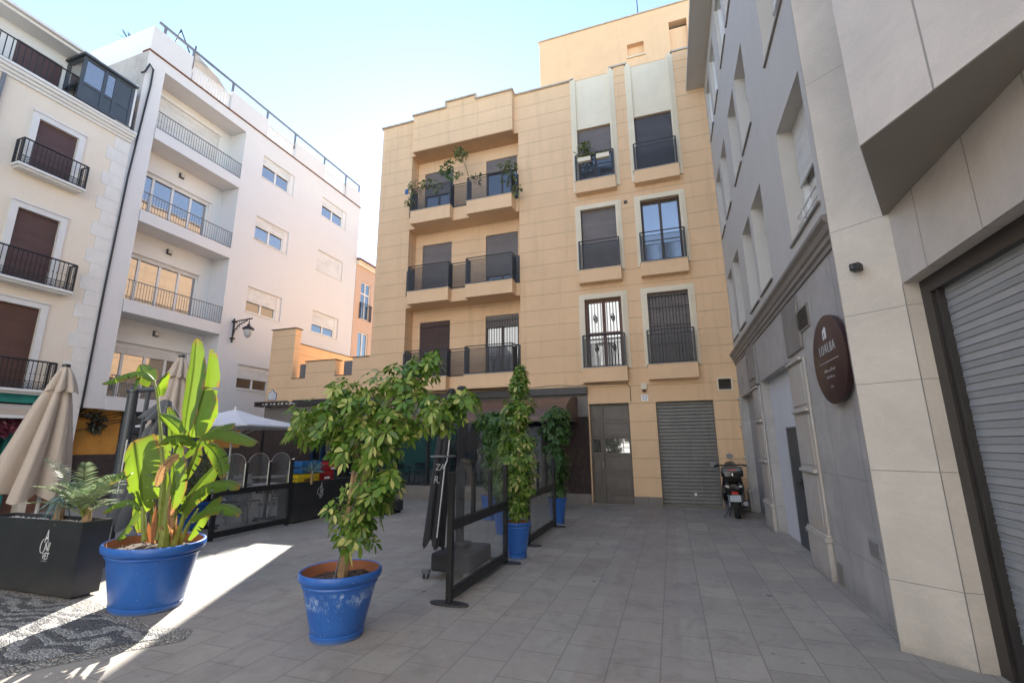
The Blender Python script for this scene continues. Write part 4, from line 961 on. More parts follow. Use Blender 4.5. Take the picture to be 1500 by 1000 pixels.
for ci, c0 in enumerate((cw[0], 3.4, .8)):
    for (z0, z1), (zf, zr) in zip(cz_, ((8.45, 9.12), (5.57, 6.3), (2.94, 3.65))):
        fo = win(TL, cb, c0, c0 + .86, z0, z1, .11, shut=1, shm='persian' if z0 > 5 else 'brown_blind')
        a = MB(TL); a.box(c0 - .14, c0, 0, .045, z0, z1 + .14); a.box(c0 + .86, c0 + 1.0, 0, .045, z0, z1 + .14); a.box(c0, c0 + .86, 0, .045, z1, z1 + .14)
        a.box(c0 - .16, c0 + 1.02, 0, .07, z1 + .14, z1 + .18); a.build('surround', M['white_trim'], fo)
        if ci == 0: balcony_iron(cb, c0 - .32, c0 + (1.1 if zf > 8 else 1.3), zf, zr)
        else: balcony_iron(cb, c0 - .3, c0 + 1.2, zf, zr)
# ground-floor bar of the cream building
a = MB(TL); a.box(-6, 7.4, 0, .12, 2.62, 2.86); a.box(-6, 5.2, -.2, .02, 0, 2.62); a.box(5.2, 7.4, -.3, -.25, 1.9, 2.62); a.box(6.75, 6.95, -.28, -.05, 0, 2.6); a.build('teal_front', M['teal'], cb)
a = MB(TL); a.add([(2, .1, 2.58), (7.2, .1, 2.58), (7.2, .5, 2.46), (2, .5, 2.46), (2, .5, 2.30), (7.2, .5, 2.30)], [(0, 1, 2, 3), (3, 2, 5, 4)]); ao_ = a.build('awning', M['canvas'], cb, recalc=False)
a = MB(TL); a.box(2, 7.25, .48, .54, 2.23, 2.30); a.build('awning_bar', M['pvc'], ao_)
a = MB(TL); a.box(6.3, 6.45, -.2, .0, 0, 2.5); a.box(5.6, 5.75, -.2, 0, 0, 2.5); a.box(5.2, 7.4, -.3, -.26, 0, 1.1); a.box(7.4, 8.09, -.02, .03, 0, 1.0); a.build('timber_front', M['wood'], cb)
a = MB(TL); a.box(5.2, 7.3, -.32, -.3, 1.1, 1.9); a.build('bar_window', M['shopglass'], cb)
pt = thing('purple_creeper', 'purple red creeper growing on the bar front of the cream building', 'climbing plant', (XL, 6.2, 0))
a = MB()
for (y_, z_, r_, n_) in ((5.6, 2.1, .45, 500), (6.3, 2.15, .4, 450), (6.9, 2.2, .3, 260), (5.3, 1.5, .45, 400), (5.9, 1.6, .4, 300), (5.2, .9, .4, 250), (6.1, 1.2, .3, 160)):
    blob(a, (-14.7, y_, z_ - .1), r_, n_, .10, .07, .4, (.4, 1, .7))
a.build('foliage', LM['ivy'], pt, recalc=False)
# ============================================================ SALMON BUILDING (beyond the annex)
sb_ = thing('salmon_building', 'salmon coloured house with tiled eave behind the orange annex', 'building', (XL, 21, 0))
a = MB(TL); sw = [(19.5, 20.35, 8.05, 10.1, .12), (19.5, 20.35, 4.6, 7.35, .12), (22.3, 23.15, 8.05, 10.1, .12), (22.3, 23.15, 4.6, 7.35, .12)]
a.wall(19.02, 27, 0, 11.0, sw); a.box(19.02, 27, -8, -.5, 0, 11.0); a.build('facade', M['salmon'], sb_, recalc=False)
a = MB(TL); a.box(19.02, 27, -.2, .12, 10.85, 11.0); a.box(19.02, 27, -.2, .2, 11.0, 11.08); a.build('cornice', M['cream_trim'], sb_)
a = MB(TL); u = 19.05
while u < 27: a.tube([(u, .26, 11.12), (u, -1.5, 11.55)], .07, 6); u += .2
a.build('roof_tiles', M['tile_red'], sb_)
for p, q, c, d, _ in sw:
    fo = win(TL, sb_, p, q, c, d, .1, frame='white_trim', leaves=2, ft=.07, mid=1.4)
    r = MB(TL); railing(r, [(p - .02, .0), (p - .02, .08), (q + .02, .08), (q + .02, 0)], c, c + .85, .1); r.build('railing', M['black'], fo)
# ============================================================ unseen building added behind the photographer to bounce sunlight (also shows in reflections)
bb_ = thing('bounce_building', 'pale unseen building added behind the viewer to bounce sunlight', 'building', (-4, -10, 0))
a = MB(lambda u, w_, v: (u, -10 + w_, v)); a.wall(-24, 12, 0, 13.5, [(x, x + 1.1, z, z + 1.8, .2) for x in range(-23, 11, 3) for z in (1, 4.2, 7.4)]); a.box(-24, 12, -6, -.3, 0, 13.5); a.build('facade', M['w_inner'], bb_, recalc=False)

# ============================================================ POTS
def blue_pot(c, H, r0, r1, label, name='blue_pot', mat='blue', sx=1, sy=1, rot=0, group=None, r0y=None, off=(0, 0), rim=.10, proto=None):
    p = thing(name, label, 'plant pot', (c[0], c[1], 0), group)
    prof = [(0, 0), (r0 * .97, 0), (r0, .012), (r0 + .004, .05), (r0 - .004, .055)]
    n = 7
    for i in range(n + 1):
        f = i / n; prof.append((r0 + (r1 * .875 - r0) * f, .06 + (H - rim - .075) * f))
    z = H - rim
    prof += [(r1 * .90, z - .012), (r1 * .915, z), (r1 * .90, z + .012), (r1 * .93, z + .025), (r1 * .985, z + .04), (r1, z + .06), (r1, H - .02), (r1 * .985, H - .004), (r1 * .96, H), (r1 * .93, H - .006)]
    a = MB(); a.lathe(prof, (c[0], c[1], 0), 64, sx, sy, rot); a.build('pot_body', M[mat], p, smooth=True)
    a = MB(); a.lathe([(r1 * .93, H - .006), (r1 * .90, H - .03), (r1 * .84, H - .10)], (c[0], c[1], 0), 64, sx, sy, rot); a.build('inner_wall', M['terra'], p, smooth=True)
    a = MB(); k = 26
    rings = []
    for i in range(k):
        ang = 2 * pi * i / k; rings.append((c[0] + (r1 * .88 * sx * cos(ang)) * cos(rot) - (r1 * .88 * sy * sin(ang)) * sin(rot), c[1] + (r1 * .88 * sx * cos(ang)) * sin(rot) + r1 * .88 * sy * sin(ang) * cos(rot), H - .085 + U(-.008, .008)))
    rings.append((c[0], c[1], H - .06)); a.add(rings, [(i, (i + 1) % k, k) for i in range(k)])
    for _ in range(60):
        ang = U(0, 2 * pi); rr = sqrt(R()) * .8 * r1; s_ = U(.006, .018)
        a.lathe([(0, -s_), (s_, 0), (0, s_ * .7)], (c[0] + rr * sx * cos(ang) * cos(rot) - rr * sy * sin(ang) * sin(rot), c[1] + rr * sx * cos(ang) * sin(rot) + rr * sy * sin(ang) * cos(rot), H - .07), 6)
    a.build('soil', M['soil'], p, smooth=True); return p
blue_pot((-2.78, 3.60), .52, .215, .34, 'round blue pot with scuffed paint band, nearest the viewer', mat='blue_worn', rim=.10)
blue_pot((-5.13, 3.645), .615, .395, .565, 'large oval blue pot standing in the sunlight beside the black planter', sx=1, sy=.76, rot=-.32, rim=.11)
# ============================================================ SCHEFFLERA
def schefflera(a, p, d, r, n=None):
    """one whorl: n leaflets spread from p around axis d"""
    d = d.normalized(); s1 = d.cross(Vector((0, 0, 1)) if abs(d.z) < .9 else Vector((1, 0, 0))).normalized(); s2 = d.cross(s1)
    n = n or random.choice((6, 7, 8)); ph = U(0, 6.28)
    for i in range(n):
        t_ = ph + 2 * pi * i / n + U(-.15, .15); e = (s1 * cos(t_) + s2 * sin(t_)) + d * U(.1, .5)
        L = r * U(.8, 1.15)
        leaf(a, p + e.normalized() * r * .22, e, d, L, L * U(.44, .56), U(.15, .6), 4, (.15, .6, 1, .88))
def crown(a, blobs, r, out=.75):
    for (c, rad, n) in blobs:
        n = int(n * 1.3)
        c = Vector(c); rad = rad if isinstance(rad, (tuple, list)) else (rad,) * 3
        for _ in range(n):
            d = rv(); d.z = d.z * .9 + .15
            q = c + Vector((d.x * rad[0], d.y * rad[1], d.z * rad[2])) * (R() ** .35)
            schefflera(a, q, d + Vector((0, 0, .35)) + rv() * .35, r * U(.75, 1.2))
pl = thing('schefflera_plant', 'variegated umbrella plant leaning over the round blue pot nearest the viewer', 'plant', (-2.78, 3.6, .45))
Y0 = 3.6
def bl(u, v, rpx, n, dy=0): 
    c = at(u, v, Y0 + dy); k = (at(u + 10, v, Y0 + dy) - c).length / 10
    return (c, (rpx * k, rpx * k * 1.1, rpx * k), n)
a = MB()
crown(a, [bl(470, 622, 34, 26), bl(450, 612, 18, 8), bl(505, 570, 22, 11), bl(490, 600, 30, 16), bl(520, 615, 42, 34), bl(560, 630, 44, 38), bl(560, 580, 34, 26), bl(595, 565, 30, 22), bl(620, 542, 24, 13), bl(636, 530, 12, 5),
          bl(600, 610, 38, 26), bl(640, 602, 30, 18), bl(670, 595, 24, 13), bl(685, 590, 14, 6), bl(530, 660, 36, 24), bl(555, 672, 24, 12), bl(500, 655, 22, 9), bl(585, 640, 26, 12),
          bl(545, 715, 34, 26), bl(568, 708, 22, 12), bl(540, 755, 28, 18, -.05), bl(515, 765, 28, 16, .02), bl(492, 745, 16, 6), bl(560, 740, 16, 7), bl(525, 785, 26, 9, -.05), bl(445, 640, 18, 7), bl(655, 615, 22, 8), bl(480, 645, 22, 9)], .076)
a.build('leaves', LM['scheff'], pl, recalc=False)
a = MB()
for k in range(7):
    b0 = Vector((-2.78 + U(-.05, .05), 3.6 + U(-.05, .05), .42)); m1 = at(523 + U(-10, 10), 700, Y0 + U(-.06, .06)); m2 = at(530 + U(-16, 16), 650, Y0 + U(-.1, .1))
    e = at(*random.choice([(470, 615), (505, 565), (560, 580), (600, 560), (640, 600), (560, 640), (630, 540)]), Y0 + U(-.15, .15))
    a.tube([b0, b0.lerp(m1, .5) + Vector((U(-.02, .02), 0, 0)), m1, m2, m2.lerp(e, .5) + Vector((0, 0, .04)), e], [.017, .016, .014, .012, .009, .004], 7)
a.build('trunk', M['stem'], pl, smooth=True)
a = MB(); a.tube([(-2.80, 3.53, .42), at(531, 690, 3.55)], .007, 6); a.tube([at(512, 692, 3.5), at(540, 692, 3.5)], .004, 5); a.build('support_cane', M['rail_lt'], pl)

# climbing columns behind the screens
def column_plant(label, base, zs, rads, n, mat, r=.07, name='climbing_plant', lean=(0, 0), extra=()):
    p = thing(name, label, 'climbing plant', (base[0], base[1], .4))
    a = MB(); k = len(zs); bs = []
    for z, rd in zip(zs, rads):
        rd *= U(.8, 1.25); bs.append(((base[0] + U(-.05, .05), base[1] + U(-.08, .08), z + U(-.05, .05)), (rd, rd, .18), int(n * U(.6, 1.1))))
    crown(a, bs + list(extra), r); a.build('leaves', mat, p, recalc=False)
    a = MB()
    for q in range(4): a.tube([(base[0] + U(-.04, .04), base[1] + U(-.04, .04), .3), (base[0] + U(-.05, .05) + lean[0] * .8, base[1] + U(-.05, .05), .9), (base[0] + lean[0] * 1.6, base[1], zs[-1] * .8)], [.014, .012, .006], 6)
    a.build('stem', M['stem'], p, smooth=True); return p
PG = 'tall blue pots along the glass screens'
blue_pot((-2.17, 6.62), .48, .13, .20, 'tall blue pot between the two glass screens', name='tall_blue_pot', group=PG, rim=.07)
blue_pot((-2.28, 9.55), .50, .13, .20, 'tall blue pot at the far end of the second glass screen', name='tall_blue_pot', group=PG, rim=.07)
blue_pot((-2.95, 8.2), .48, .13, .20, 'tall blue pot seen through the lower right part of the nearest glass screen', name='tall_blue_pot', group=PG, rim=.07)
blue_pot((-3.75, 9.6), .50, .14, .21, 'tall blue pot by the left shop window behind the mast', name='tall_blue_pot', group=PG, rim=.07)
column_plant('tallest variegated climbing plant rising between the two glass screens', (-2.14, 6.62), [.62, .85, 1.1, 1.35, 1.6, 1.85, 2.1, 2.35, 2.55], [.17, .22, .24, .27, .27, .26, .21, .13, .08], 48, LM['scheff'], .075)
column_plant('dark green climbing plant at the far end under the awning', (-2.28, 9.6), [.65, .9, 1.15, 1.4, 1.65, 1.85, 2.05, 2.2], [.18, .22, .24, .3, .34, .38, .34, .22], 60, LM['climb'], .07)
column_plant('climbing plant trained over the shop entrance behind the nearest screen', (-2.95, 8.2), [.65, .85, 1.1, 1.35, 1.6, 1.8, 1.95], [.2, .2, .18, .2, .25, .26, .2], 45, LM['climb'], .07,
             extra=[((-2.75, 8.0, 1.75), (.35, .15, .25), 60), ((-3.2, 8.3, 1.95), (.45, .2, .18), 60), ((-2.55, 7.9, 1.45), (.25, .15, .25), 40)])
column_plant('climbing plant growing up beside the mast of the black parasol', (-3.75, 9.6), [.65, .9, 1.15, 1.4, 1.7, 1.95, 2.1], [.18, .18, .18, .2, .22, .24, .22], 40, LM['climb'], .07,
             extra=[((-3.45, 9.4, 2.05), (.45, .15, .18), 60)])
# shrub in its pot at left, half hidden by the banana
blue_pot((-8.95, 7.0), .52, .24, .36, 'ribbed blue pot behind the banana plant next to the arched screen', name='blue_pot', rim=.12)
pl = thing('olive_shrub', 'small pale green shrub in the ribbed blue pot behind the banana plant', 'shrub', (-8.95, 7, .5))
a = MB(); blob(a, (-8.95, 7, 1.0), .42, 1300, .055, .03, .1, (1.0, 1, 1.05)); blob(a, (-8.75, 6.85, .72), .25, 350, .055, .03, .1); a.build('leaves', LM['shrub'], pl, recalc=False)
a = MB()
for _ in range(14):
    d = rv(); d.z = abs(d.z) + .4; a.tube([(-8.95, 7, .45), Vector((-8.95, 7, .45)) + d.normalized() * .6], [.01, .003], 5)
a.build('branches', M['stem'], pl)

# ============================================================ BANANA PLANT
bn = thing('banana_plant', 'backlit banana plant with torn yellow green leaves in the oval blue pot', 'plant', (-5.13, 3.64, .5))
BY = 3.62
def blade(mb, pts, width, face, fold=.25, tears=0, wave=.006, uvs=None, prof=None, side=(1, 1)):
    """pts: midrib points (Vector); face: approx normal of blade"""
    N = 22; P = []
    ts = [0]; 
    for i in range(1, len(pts)): ts.append(ts[-1] + (pts[i] - pts[i - 1]).length)
    def ev(s):
        s *= ts[-1]
        for i in range(1, len(ts)):
            if s <= ts[i] + 1e-9:
                f = (s - ts[i - 1]) / (ts[i] - ts[i - 1]); p0 = pts[max(i - 2, 0)]; p1 = pts[i - 1]; p2 = pts[i]; p3 = pts[min(i + 1, len(pts) - 1)]
                return .5 * ((2 * p1) + (p2 - p0) * f + (2 * p0 - 5 * p1 + 4 * p2 - p3) * f * f + (3 * p1 - p0 - 3 * p2 + p3) * f ** 3)
        return pts[-1]
    K = 5; base = len(mb.v); ph = U(0, 6)
    tearl = [sorted(U(.1, .95) for _ in range(tears)) for _ in (0, 1)]
    rows_ = []
    for sd in (-1, 1):
        rws = []; segs = sorted([i / N for i in range(N + 1)])
        for i, s in enumerate(segs):
            c = ev(s); t_ = (ev(min(1, s + .02)) - ev(max(0, s - .02))).normalized(); n_ = (face - t_ * face.dot(t_)).normalized(); b_ = t_.cross(n_)
            pf = (sin(pi * min(1, (s * .93 + .05))) ** .55) if prof is None else prof(s)
            wd = width * .5 * pf * side[0 if sd < 0 else 1]
            row = []
            for k in range(K + 1):
                f = k / K; jag = 1 + (.03 * sin(s * 60 + ph * sd) if k == K else 0)
                p = c + b_ * (sd * wd * f * jag * cos(fold * f)) - n_ * (wd * f * sin(fold * (.4 + f))) + n_ * (wave * sin(s * 19 + ph + sd) * f * f * width * 3)
                row.append(p)
            rws.append(row)
        for i in range(N):
            tear = any(abs(segs[i] - q) < .5 / N for q in tearl[0 if sd < 0 else 1])
            for k in range(K):
                if tear and k >= 1:
                    q0, q1, q2, q3 = rws[i][k], rws[i][k + 1], rws[i + 1][k + 1], rws[i + 1][k]
                    ma, mb2 = 1.0 - .16 * (k - 1) ** 1.2, 1.0 - .16 * k ** 1.2
                    mb.add([q0, q1, q1.lerp(q2, mb2), q0.lerp(q3, ma)], [(0, 1, 2, 3)])
                else: mb.add([rws[i][k], rws[i][k + 1], rws[i + 1][k + 1], rws[i + 1][k]], [(0, 1, 2, 3)])
                for s_, k_ in ((segs[i], k), (segs[i], k + 1), (segs[i + 1], k + 1), (segs[i + 1], k)): mb.uv.append((s_, .5 + sd * .5 * k_ / K))
def bleaf(px, width, face=(0, -1, .1), dy=None, **kw):
    mb = MB(); mb.uv = []
    dy = dy or [0] * len(px)
    pts = [at(u, v, BY + d) for (u, v), d in zip(px, dy)]
    blade(mb, pts, width, Vector(face).normalized(), **kw)
    o = mb.build('leaf', LM['banana'], bn, smooth=False, recalc=False)
    uvl = o.data.uv_layers.new(name='UVMap')
    for i, q in enumerate(mb.uv): uvl.data[i].uv = q
    bm = bmesh.new(); bm.from_mesh(o.data); bmesh.ops.remove_doubles(bm, verts=bm.verts, dist=2e-4); bm.to_mesh(o.data); bm.free()
    o.data.polygons.foreach_set('use_smooth', [True] * len(o.data.polygons)); return o
def pstem(px, r, dy=None):
    mb = MB(); dy = dy or [0] * len(px); mb.tube([at(u, v, BY + d) for (u, v), d in zip(px, dy)], r, 8); return mb
# tall upright leaves
bleaf([(270, 632), (276, 590), (283, 545), (287, 496)], .26, (.15, -1, .05), fold=.25, dy=[.0, 0, .02, .05], side=(.95, 1.0))
bleaf([(288, 640), (292, 600), (300, 560), (307, 512)], .30, (-.35, -1, .1), fold=.35, dy=[.05, .08, .12, .15], side=(.5, 1.25), tears=4)
bleaf([(280, 640), (286, 610), (293, 588), (300, 566)], .34, (.3, -1, .2), fold=.2, dy=[.03, .04, .05, .07], side=(.3, 1.2))
# arching leaf to the upper left
bleaf([(226, 556), (212, 545), (188, 546), (150, 561)], .15, (.1, -.35, 1), fold=.9, dy=[0, -.05, -.12, -.2], tears=5)
bleaf([(222, 560), (216, 552), (208, 545), (204, 534)], .24, (.55, -1, .1), fold=.3, dy=[0, .02, .05, .1])
bleaf([(234, 580), (232, 566), (236, 554), (246, 546)], .16, (.2, -1, .3), fold=.8, dy=[0, 0, -.04, -.06])
bleaf([(205, 548), (199, 556), (197, 566), (196, 572)], .10, (-.3, -1, .0), fold=.4, dy=[-.05, -.06, -.08, -.09])
# right arching leaf
bleaf([(296, 640), (318, 630), (345, 634), (376, 648)], .20, (0, -.55, 1), fold=.55, dy=[0, -.05, -.1, -.15])
bleaf([(270, 668), (290, 645), (315, 630), (344, 622)], .19, (.1, -.9, .55), fold=.35, dy=[0, 0, .02, .04], tears=4)
# big rounded leaf at left
bleaf([(208, 752), (206, 715), (200, 675), (195, 646)], .44, (.2, -1, .12), fold=.25, dy=[0, -.05, -.08, -.04], tears=4, prof=lambda s: min(1, (s * 3.5 + .12)) * (1 - max(0, s - .86) ** 2 * 22) ** .5 if s < 1 else .35)
bleaf([(222, 700), (226, 678), (232, 655), (228, 638)], .28, (-.3, -1, .3), fold=.5, dy=[.05, .1, .12, .1], tears=4)
# broken hanging leaves in the middle
bleaf([(258, 652), (254, 680), (256, 712), (252, 745)], .22, (.1, -1, -.05), fold=.35, dy=[-.08, -.14, -.16, -.15], tears=4)
bleaf([(285, 655), (268, 640), (245, 640), (232, 652)], .18, (.2, -.8, .6), fold=.8, dy=[-.05, -.12, -.16, -.2], tears=5)
bleaf([(268, 645), (262, 630), (246, 615), (232, 606)], .17, (-.1, -.9, .4), fold=.6, dy=[0, -.03, -.05, -.05])
bleaf([(262, 660), (252, 640), (250, 620), (246, 596)], .15, (.4, -1, .1), fold=.5, dy=[0, 0, .04, .08])
# lower right
bleaf([(262, 760), (292, 715), (325, 705), (352, 712)], .20, (0, -.8, .8), fold=.6, dy=[0, -.05, -.1, -.12], tears=5)
bleaf([(262, 750), (282, 722), (300, 700), (318, 680)], .20, (.4, -1, .4), fold=.5, dy=[.05, .08, .1, .15], tears=4)
bleaf([(255, 720), (268, 695), (284, 672), (290, 652)], .18, (-.3, -1, .3), fold=.4, dy=[.06, .12, .16, .2], tears=5)
bleaf([(275, 790), (290, 765), (305, 740), (325, 728)], .14, (.2, -1, .5), fold=.5, dy=[0, .0, -.03, -.05], tears=4)
bleaf([(264, 735), (282, 730), (300, 712), (306, 700)], .17, (.6, -1, -.1), fold=.4, dy=[.08, .14, .2, .24], tears=5)
# lower left
bleaf([(208, 745), (192, 732), (172, 736), (150, 750)], .12, (.1, -.5, 1), fold=.7, dy=[0, -.05, -.1, -.14], tears=4)
bleaf([(212, 722), (200, 745), (186, 770), (168, 792)], .20, (-.5, -1, .25), fold=.35, dy=[.1, .05, 0, -.04], tears=5)
bleaf([(216, 700), (208, 725), (200, 750), (204, 780)], .16, (.3, -1, .2), fold=.3, dy=[.15, .2, .2, .2], tears=5)
bleaf([(240, 730), (236, 700), (238, 672), (246, 655)], .18, (-.5, -1, .2), fold=.4, dy=[.15, .2, .22, .22])
for px, r, dy in (([(212, 792), (210, 750), (207, 715)], [.03, .022, .012], [0, 0, 0]), ([(240, 800), (250, 720), (264, 660), (271, 630)], [.055, .04, .02, .012], [0, 0, 0, 0]),
                  ([(232, 790), (240, 700), (236, 640), (232, 590), (226, 556)], [.035, .026, .018, .012, .010], [0, 0, 0, 0, 0]), ([(245, 800), (258, 740), (276, 690), (296, 640)], [.045, .03, .018, .010], [.05, .05, .03, 0]),
                  ([(255, 800), (268, 760), (285, 720), (300, 712)], [.03, .02, .012, .008], [0, 0, 0, -.03]), ([(226, 795), (222, 740), (218, 700)], [.03, .02, .01], [.1, .12, .12]), ([(262, 800), (275, 770), (290, 745)], [.025, .018, .008], [.05, .03, 0])):
    m_ = pstem(px, r, dy)
    M.setdefault('bstem', simple('banana_stem', (.16, .20, .035), .5, .35, 9, .3)); m_.build('stem', M['bstem'], bn, smooth=True)
def dleaf(px, width, face, dy, **kw):
    o = bleaf(px, width, face, dy, **kw); o.data.materials.clear(); o.data.materials.append(M['dryhusk']); o['label'] = 'pale brown withered leaf'
M['dryhusk'] = leaf_mat('dry_husk', [(.22, .13, .06), (.36, .26, .14), (.30, .14, .06), (.22, .20, .09)], .3, .8)
dleaf([(262, 668), (250, 672), (235, 690), (228, 712)], .14, (.2, -1, .3), [-.12, -.16, -.18, -.18], tears=5)
dleaf([(262, 700), (252, 725), (248, 755), (250, 785)], .10, (.1, -1, 0), [-.06, -.1, -.1, -.08], tears=5)
bleaf([(280, 760), (305, 742), (330, 740), (352, 752)], .17, (0, -.7, .9), dy=[0, -.02, -.05, -.1], fold=.6, tears=4)
bleaf([(200, 700), (186, 690), (172, 694), (160, 708)], .15, (.1, -.6, 1), dy=[.05, 0, -.05, -.1], fold=.6, tears=4)
bleaf([(300, 650), (312, 662), (322, 680), (326, 700)], .18, (.3, -1, .3), dy=[.05, .02, 0, -.02], fold=.4, tears=4)
a = MB()
for k in range(16):
    p0 = at(228 + U(-14, 34), 795, BY + U(-.05, .1)); leaf(a, p0, Vector((U(-.25, .25), U(-.2, .1), 1)), Vector((0, -1, 0)), U(.2, .42), U(.04, .09), U(-.1, .4), 3)
M['dryhusk'] = leaf_mat('dry_husk', [(.22, .11, .05), (.36, .24, .12), (.30, .10, .04), (.18, .16, .06)], .2, .8); a.build('dry_sheath', M['dryhusk'], bn, recalc=False)

# ============================================================ BLACK PLANTER BOXES
def planter_box(name, label, T, L, Dp, H, tz=.05, group='black planter boxes with white lettering', gravel=True, logo=(.0, .0, .2)):
    p = thing(name, label, 'planter', T(0, 0, 0), group)
    a = MB(T)
    def ring(z, k, x0=0): return [(-L / 2 - k, -k, z), (L / 2 + k, -k, z), (L / 2 + k, Dp + k, z), (-L / 2 - k, Dp + k, z)]
    a.loft([ring(.03, 0), ring(H, tz), ring(H, tz - .02), ring(H - .07, tz - .03)], False); a.add(ring(.03, 0), [(0, 1, 2, 3)])
    a.box(-L / 2 + .05, L / 2 - .05, .04, Dp - .05, .0, .03)
    a.build('box_body', M['planter'], p)
    a = MB(T); k = tz - .03
    a.add([(-L / 2 - k, -k, H - .05), (L / 2 + k, -k, H - .05), (L / 2 + k, Dp + k, H - .05), (-L / 2 - k, Dp + k, H - .05)], [(0, 1, 2, 3)])
    for _ in range(420): s_ = U(.008, .02); a.lathe([(0, -s_), (s_, 0), (0, s_ * .8)], (U(-L / 2, L / 2), U(0, Dp), H - .045), 5)
    a.build('gravel', M['pebble'], p)
    gx, gz, s = logo
    sl = tz / (H - .03)
    def TG(cx, cz): return lambda x, y, z: T(gx + cx + x, -sl * (gz + cz + y - .03) - .004 - z * .3, gz + cz + y)
    for ch, cx, cz, h, sh_, sx_ in (('O', -.5, .0, 1.45, 0, .62), ('A', .06, .42, 1.25, .15, .5), ('NI', .2, -.1, .82, .25, .72), ('VET', .18, -.62, .62, .2, .7)):
        if ch == 'O':
            a = MB(); n = 40; f = TG(0, 0); rings = []
            for rr in (0, 1):
                rings.append([f(s * (-.22 + (.30 - rr * (.045 + .03 * (cos(t_) < 0))) * cos(t_) + .06 * sin(t_)), s * (.2 + (.47 - rr * .035) * sin(t_)), 0) for t_ in [2 * pi * i / n for i in range(n)]])
            for i in range(n):
                if 1 <= i <= 5: continue
                a.quad(rings[0][i], rings[0][(i + 1) % n], rings[1][(i + 1) % n], rings[1][i])
            a.quad(f(-.02 * s, .05 * s, 0), f(.14 * s, .05 * s, 0), f(.14 * s, .0, 0), f(-.02 * s, .0, 0))
            a.build('lettering', M['whitepaint'], p, recalc=False)
        else: text(ch, 'lettering', M['whitepaint'], TG(cx * s, cz * s), h * s, p, .001, 'CENTER', sh_, sx_, .92)
    a = MB(); scribble(a, lambda x, z: TG(0, 0)(x, z, 0), s * .12, -.76 * s, .6 * s, .07 * s, 3); a.build('lettering', M['whitepaint'], p, recalc=False)
    return p
L1 = 1.75
planter_box('planter_box', 'large black planter box with white lettering at the far left beside the oval pot', lambda x, y, z: (-6.03 - L1 / 2 + x, 3.49 + y, z), L1, .26, .77, .012, logo=(.33, .47, .16))
T2 = lambda x, y, z: (-7.42 - y, 8.85 + x, z)
L2 = 1.75
planter_box('planter_box', 'black planter box with white lettering holding crates beside the arched glass screen', T2, L2, .4, .80, .03, logo=(-.16, .55, .17))
# crates on the far planter
def crate(label, c, w_, d_, h, mat, name='drinks_crate'):
    p = thing(name, label, 'crate', c, 'drinks crates on the planter'); x, y, z = c
    a = MB()
    for (x0, x1, y0, y1) in ((x - d_, x, y, y + .015), (x - d_, x, y + w_ - .015, y + w_), (x - .015, x, y, y + w_), (x - d_, x - d_ + .015, y, y + w_)):
        a.box(x0, x1, y0, y1, z, z + h * .42); a.box(x0, x1, y0, y1, z + h * .55, z + h)
        
    a.box(x - d_, x, y, y + w_, z, z + .012)
    k = 5
    for i in range(k + 1): a.box(x - .014, x + .002, y + w_ * i / k - .006, y + w_ * i / k + .006, z, z + h)
    a.build('crate_body', M[mat], p)
    a = MB(); a.box(x + .002, x + .004, y + w_ * .3, y + w_ * .7, z + h * .12, z + h * .36); a.build('label_patch', M['whitepaint' if mat != 'crate_yellow' else 'brown_frame'], p)
crate('yellow plastic drinks crate on the black planter', (-7.45, 8.05, .80), .62, .3, .16, 'crate_yellow')
crate('red plastic drinks crate on the right end of the black planter', (-7.45, 8.72, .80), .42, .3, .19, 'crate_red')
crate('small red plastic crate stacked on top of the other red crate', (-7.47, 8.95, .995), .36, .28, .19, 'crate_red')
crate('blue plastic crate behind the spiky plant on the planter', (-7.5, 8.2, .965), .55, .28, .26, 'greenblue')
pl = thing('dracaena_plant', 'thin spiky leaved plant between the yellow and red crates on the planter', 'plant', (-7.4, 8.35, .8))
a = MB()
for _ in range(46):
    d = rv(); d.z = abs(d.z) * .9 + .1; leaf(a, Vector((-7.36, 8.35, 1.02)), d, rv(), U(.25, .42), .022, .3, 3)
a.build('leaves', LM['agave'], pl, recalc=False); a = MB(); a.tube([(-7.36, 8.35, .75), (-7.36, 8.35, 1.03)], [.03, .022], 7); a.build('stem', M['stem'], pl)

# palms in the near planter
def frond(a, st, p, d, L, droop, wl, mb_r=.006):
    N = 26; prev = None; pts = []
    for i in range(N + 1):
        f = i / N; q = p + d * L * f + Vector((0, 0, -droop * L * f * f)); pts.append(q)
    st.tube(pts[::4] + [pts[-1]], [mb_r * (1 - .8 * i / len(pts[::4])) for i in range(len(pts[::4]) + 1)], 5)
    for i in range(4, N):
        t_ = (pts[i + 1] - pts[i - 1]).normalized(); s_ = t_.cross(Vector((0, 0, 1))).normalized(); u_ = s_.cross(t_); f = i / N
        ln_ = wl * (sin(pi * (f * .85 + .12)) ** .6)
        for sd in (-1, 1): leaf(a, pts[i], (s_ * sd * .9 + t_ * .55 + u_ * .35 + rv() * .08), u_, ln_ * U(.9, 1.1), .013, .25, 2)
pp = thing('pygmy_palm', 'feathery pale green palm in the near black planter', 'palm', (-6.35, 3.68, .75))
a, st = MB(), MB(); c0 = Vector((-6.3, 3.62, .80))
for i in range(24):
    an_ = 2.4 * i; d = Vector((cos(an_), sin(an_) * .8 + .15, U(.5, 1.8))).normalized(); frond(a, st, c0 + Vector((0, 0, U(0, .15))), d, U(.5, .75), U(.25, .5), .15)
for px, v_ in (((60, 650), 0), ((128, 650), 1), ((140, 700), 0)):
    e = at(px[0], px[1], 3.65); d = e - c0 - Vector((0, 0, .0)); frond(a, st, c0, (d / d.length + Vector((0, 0, .3))).normalized(), d.length * 1.05, .3, .15)
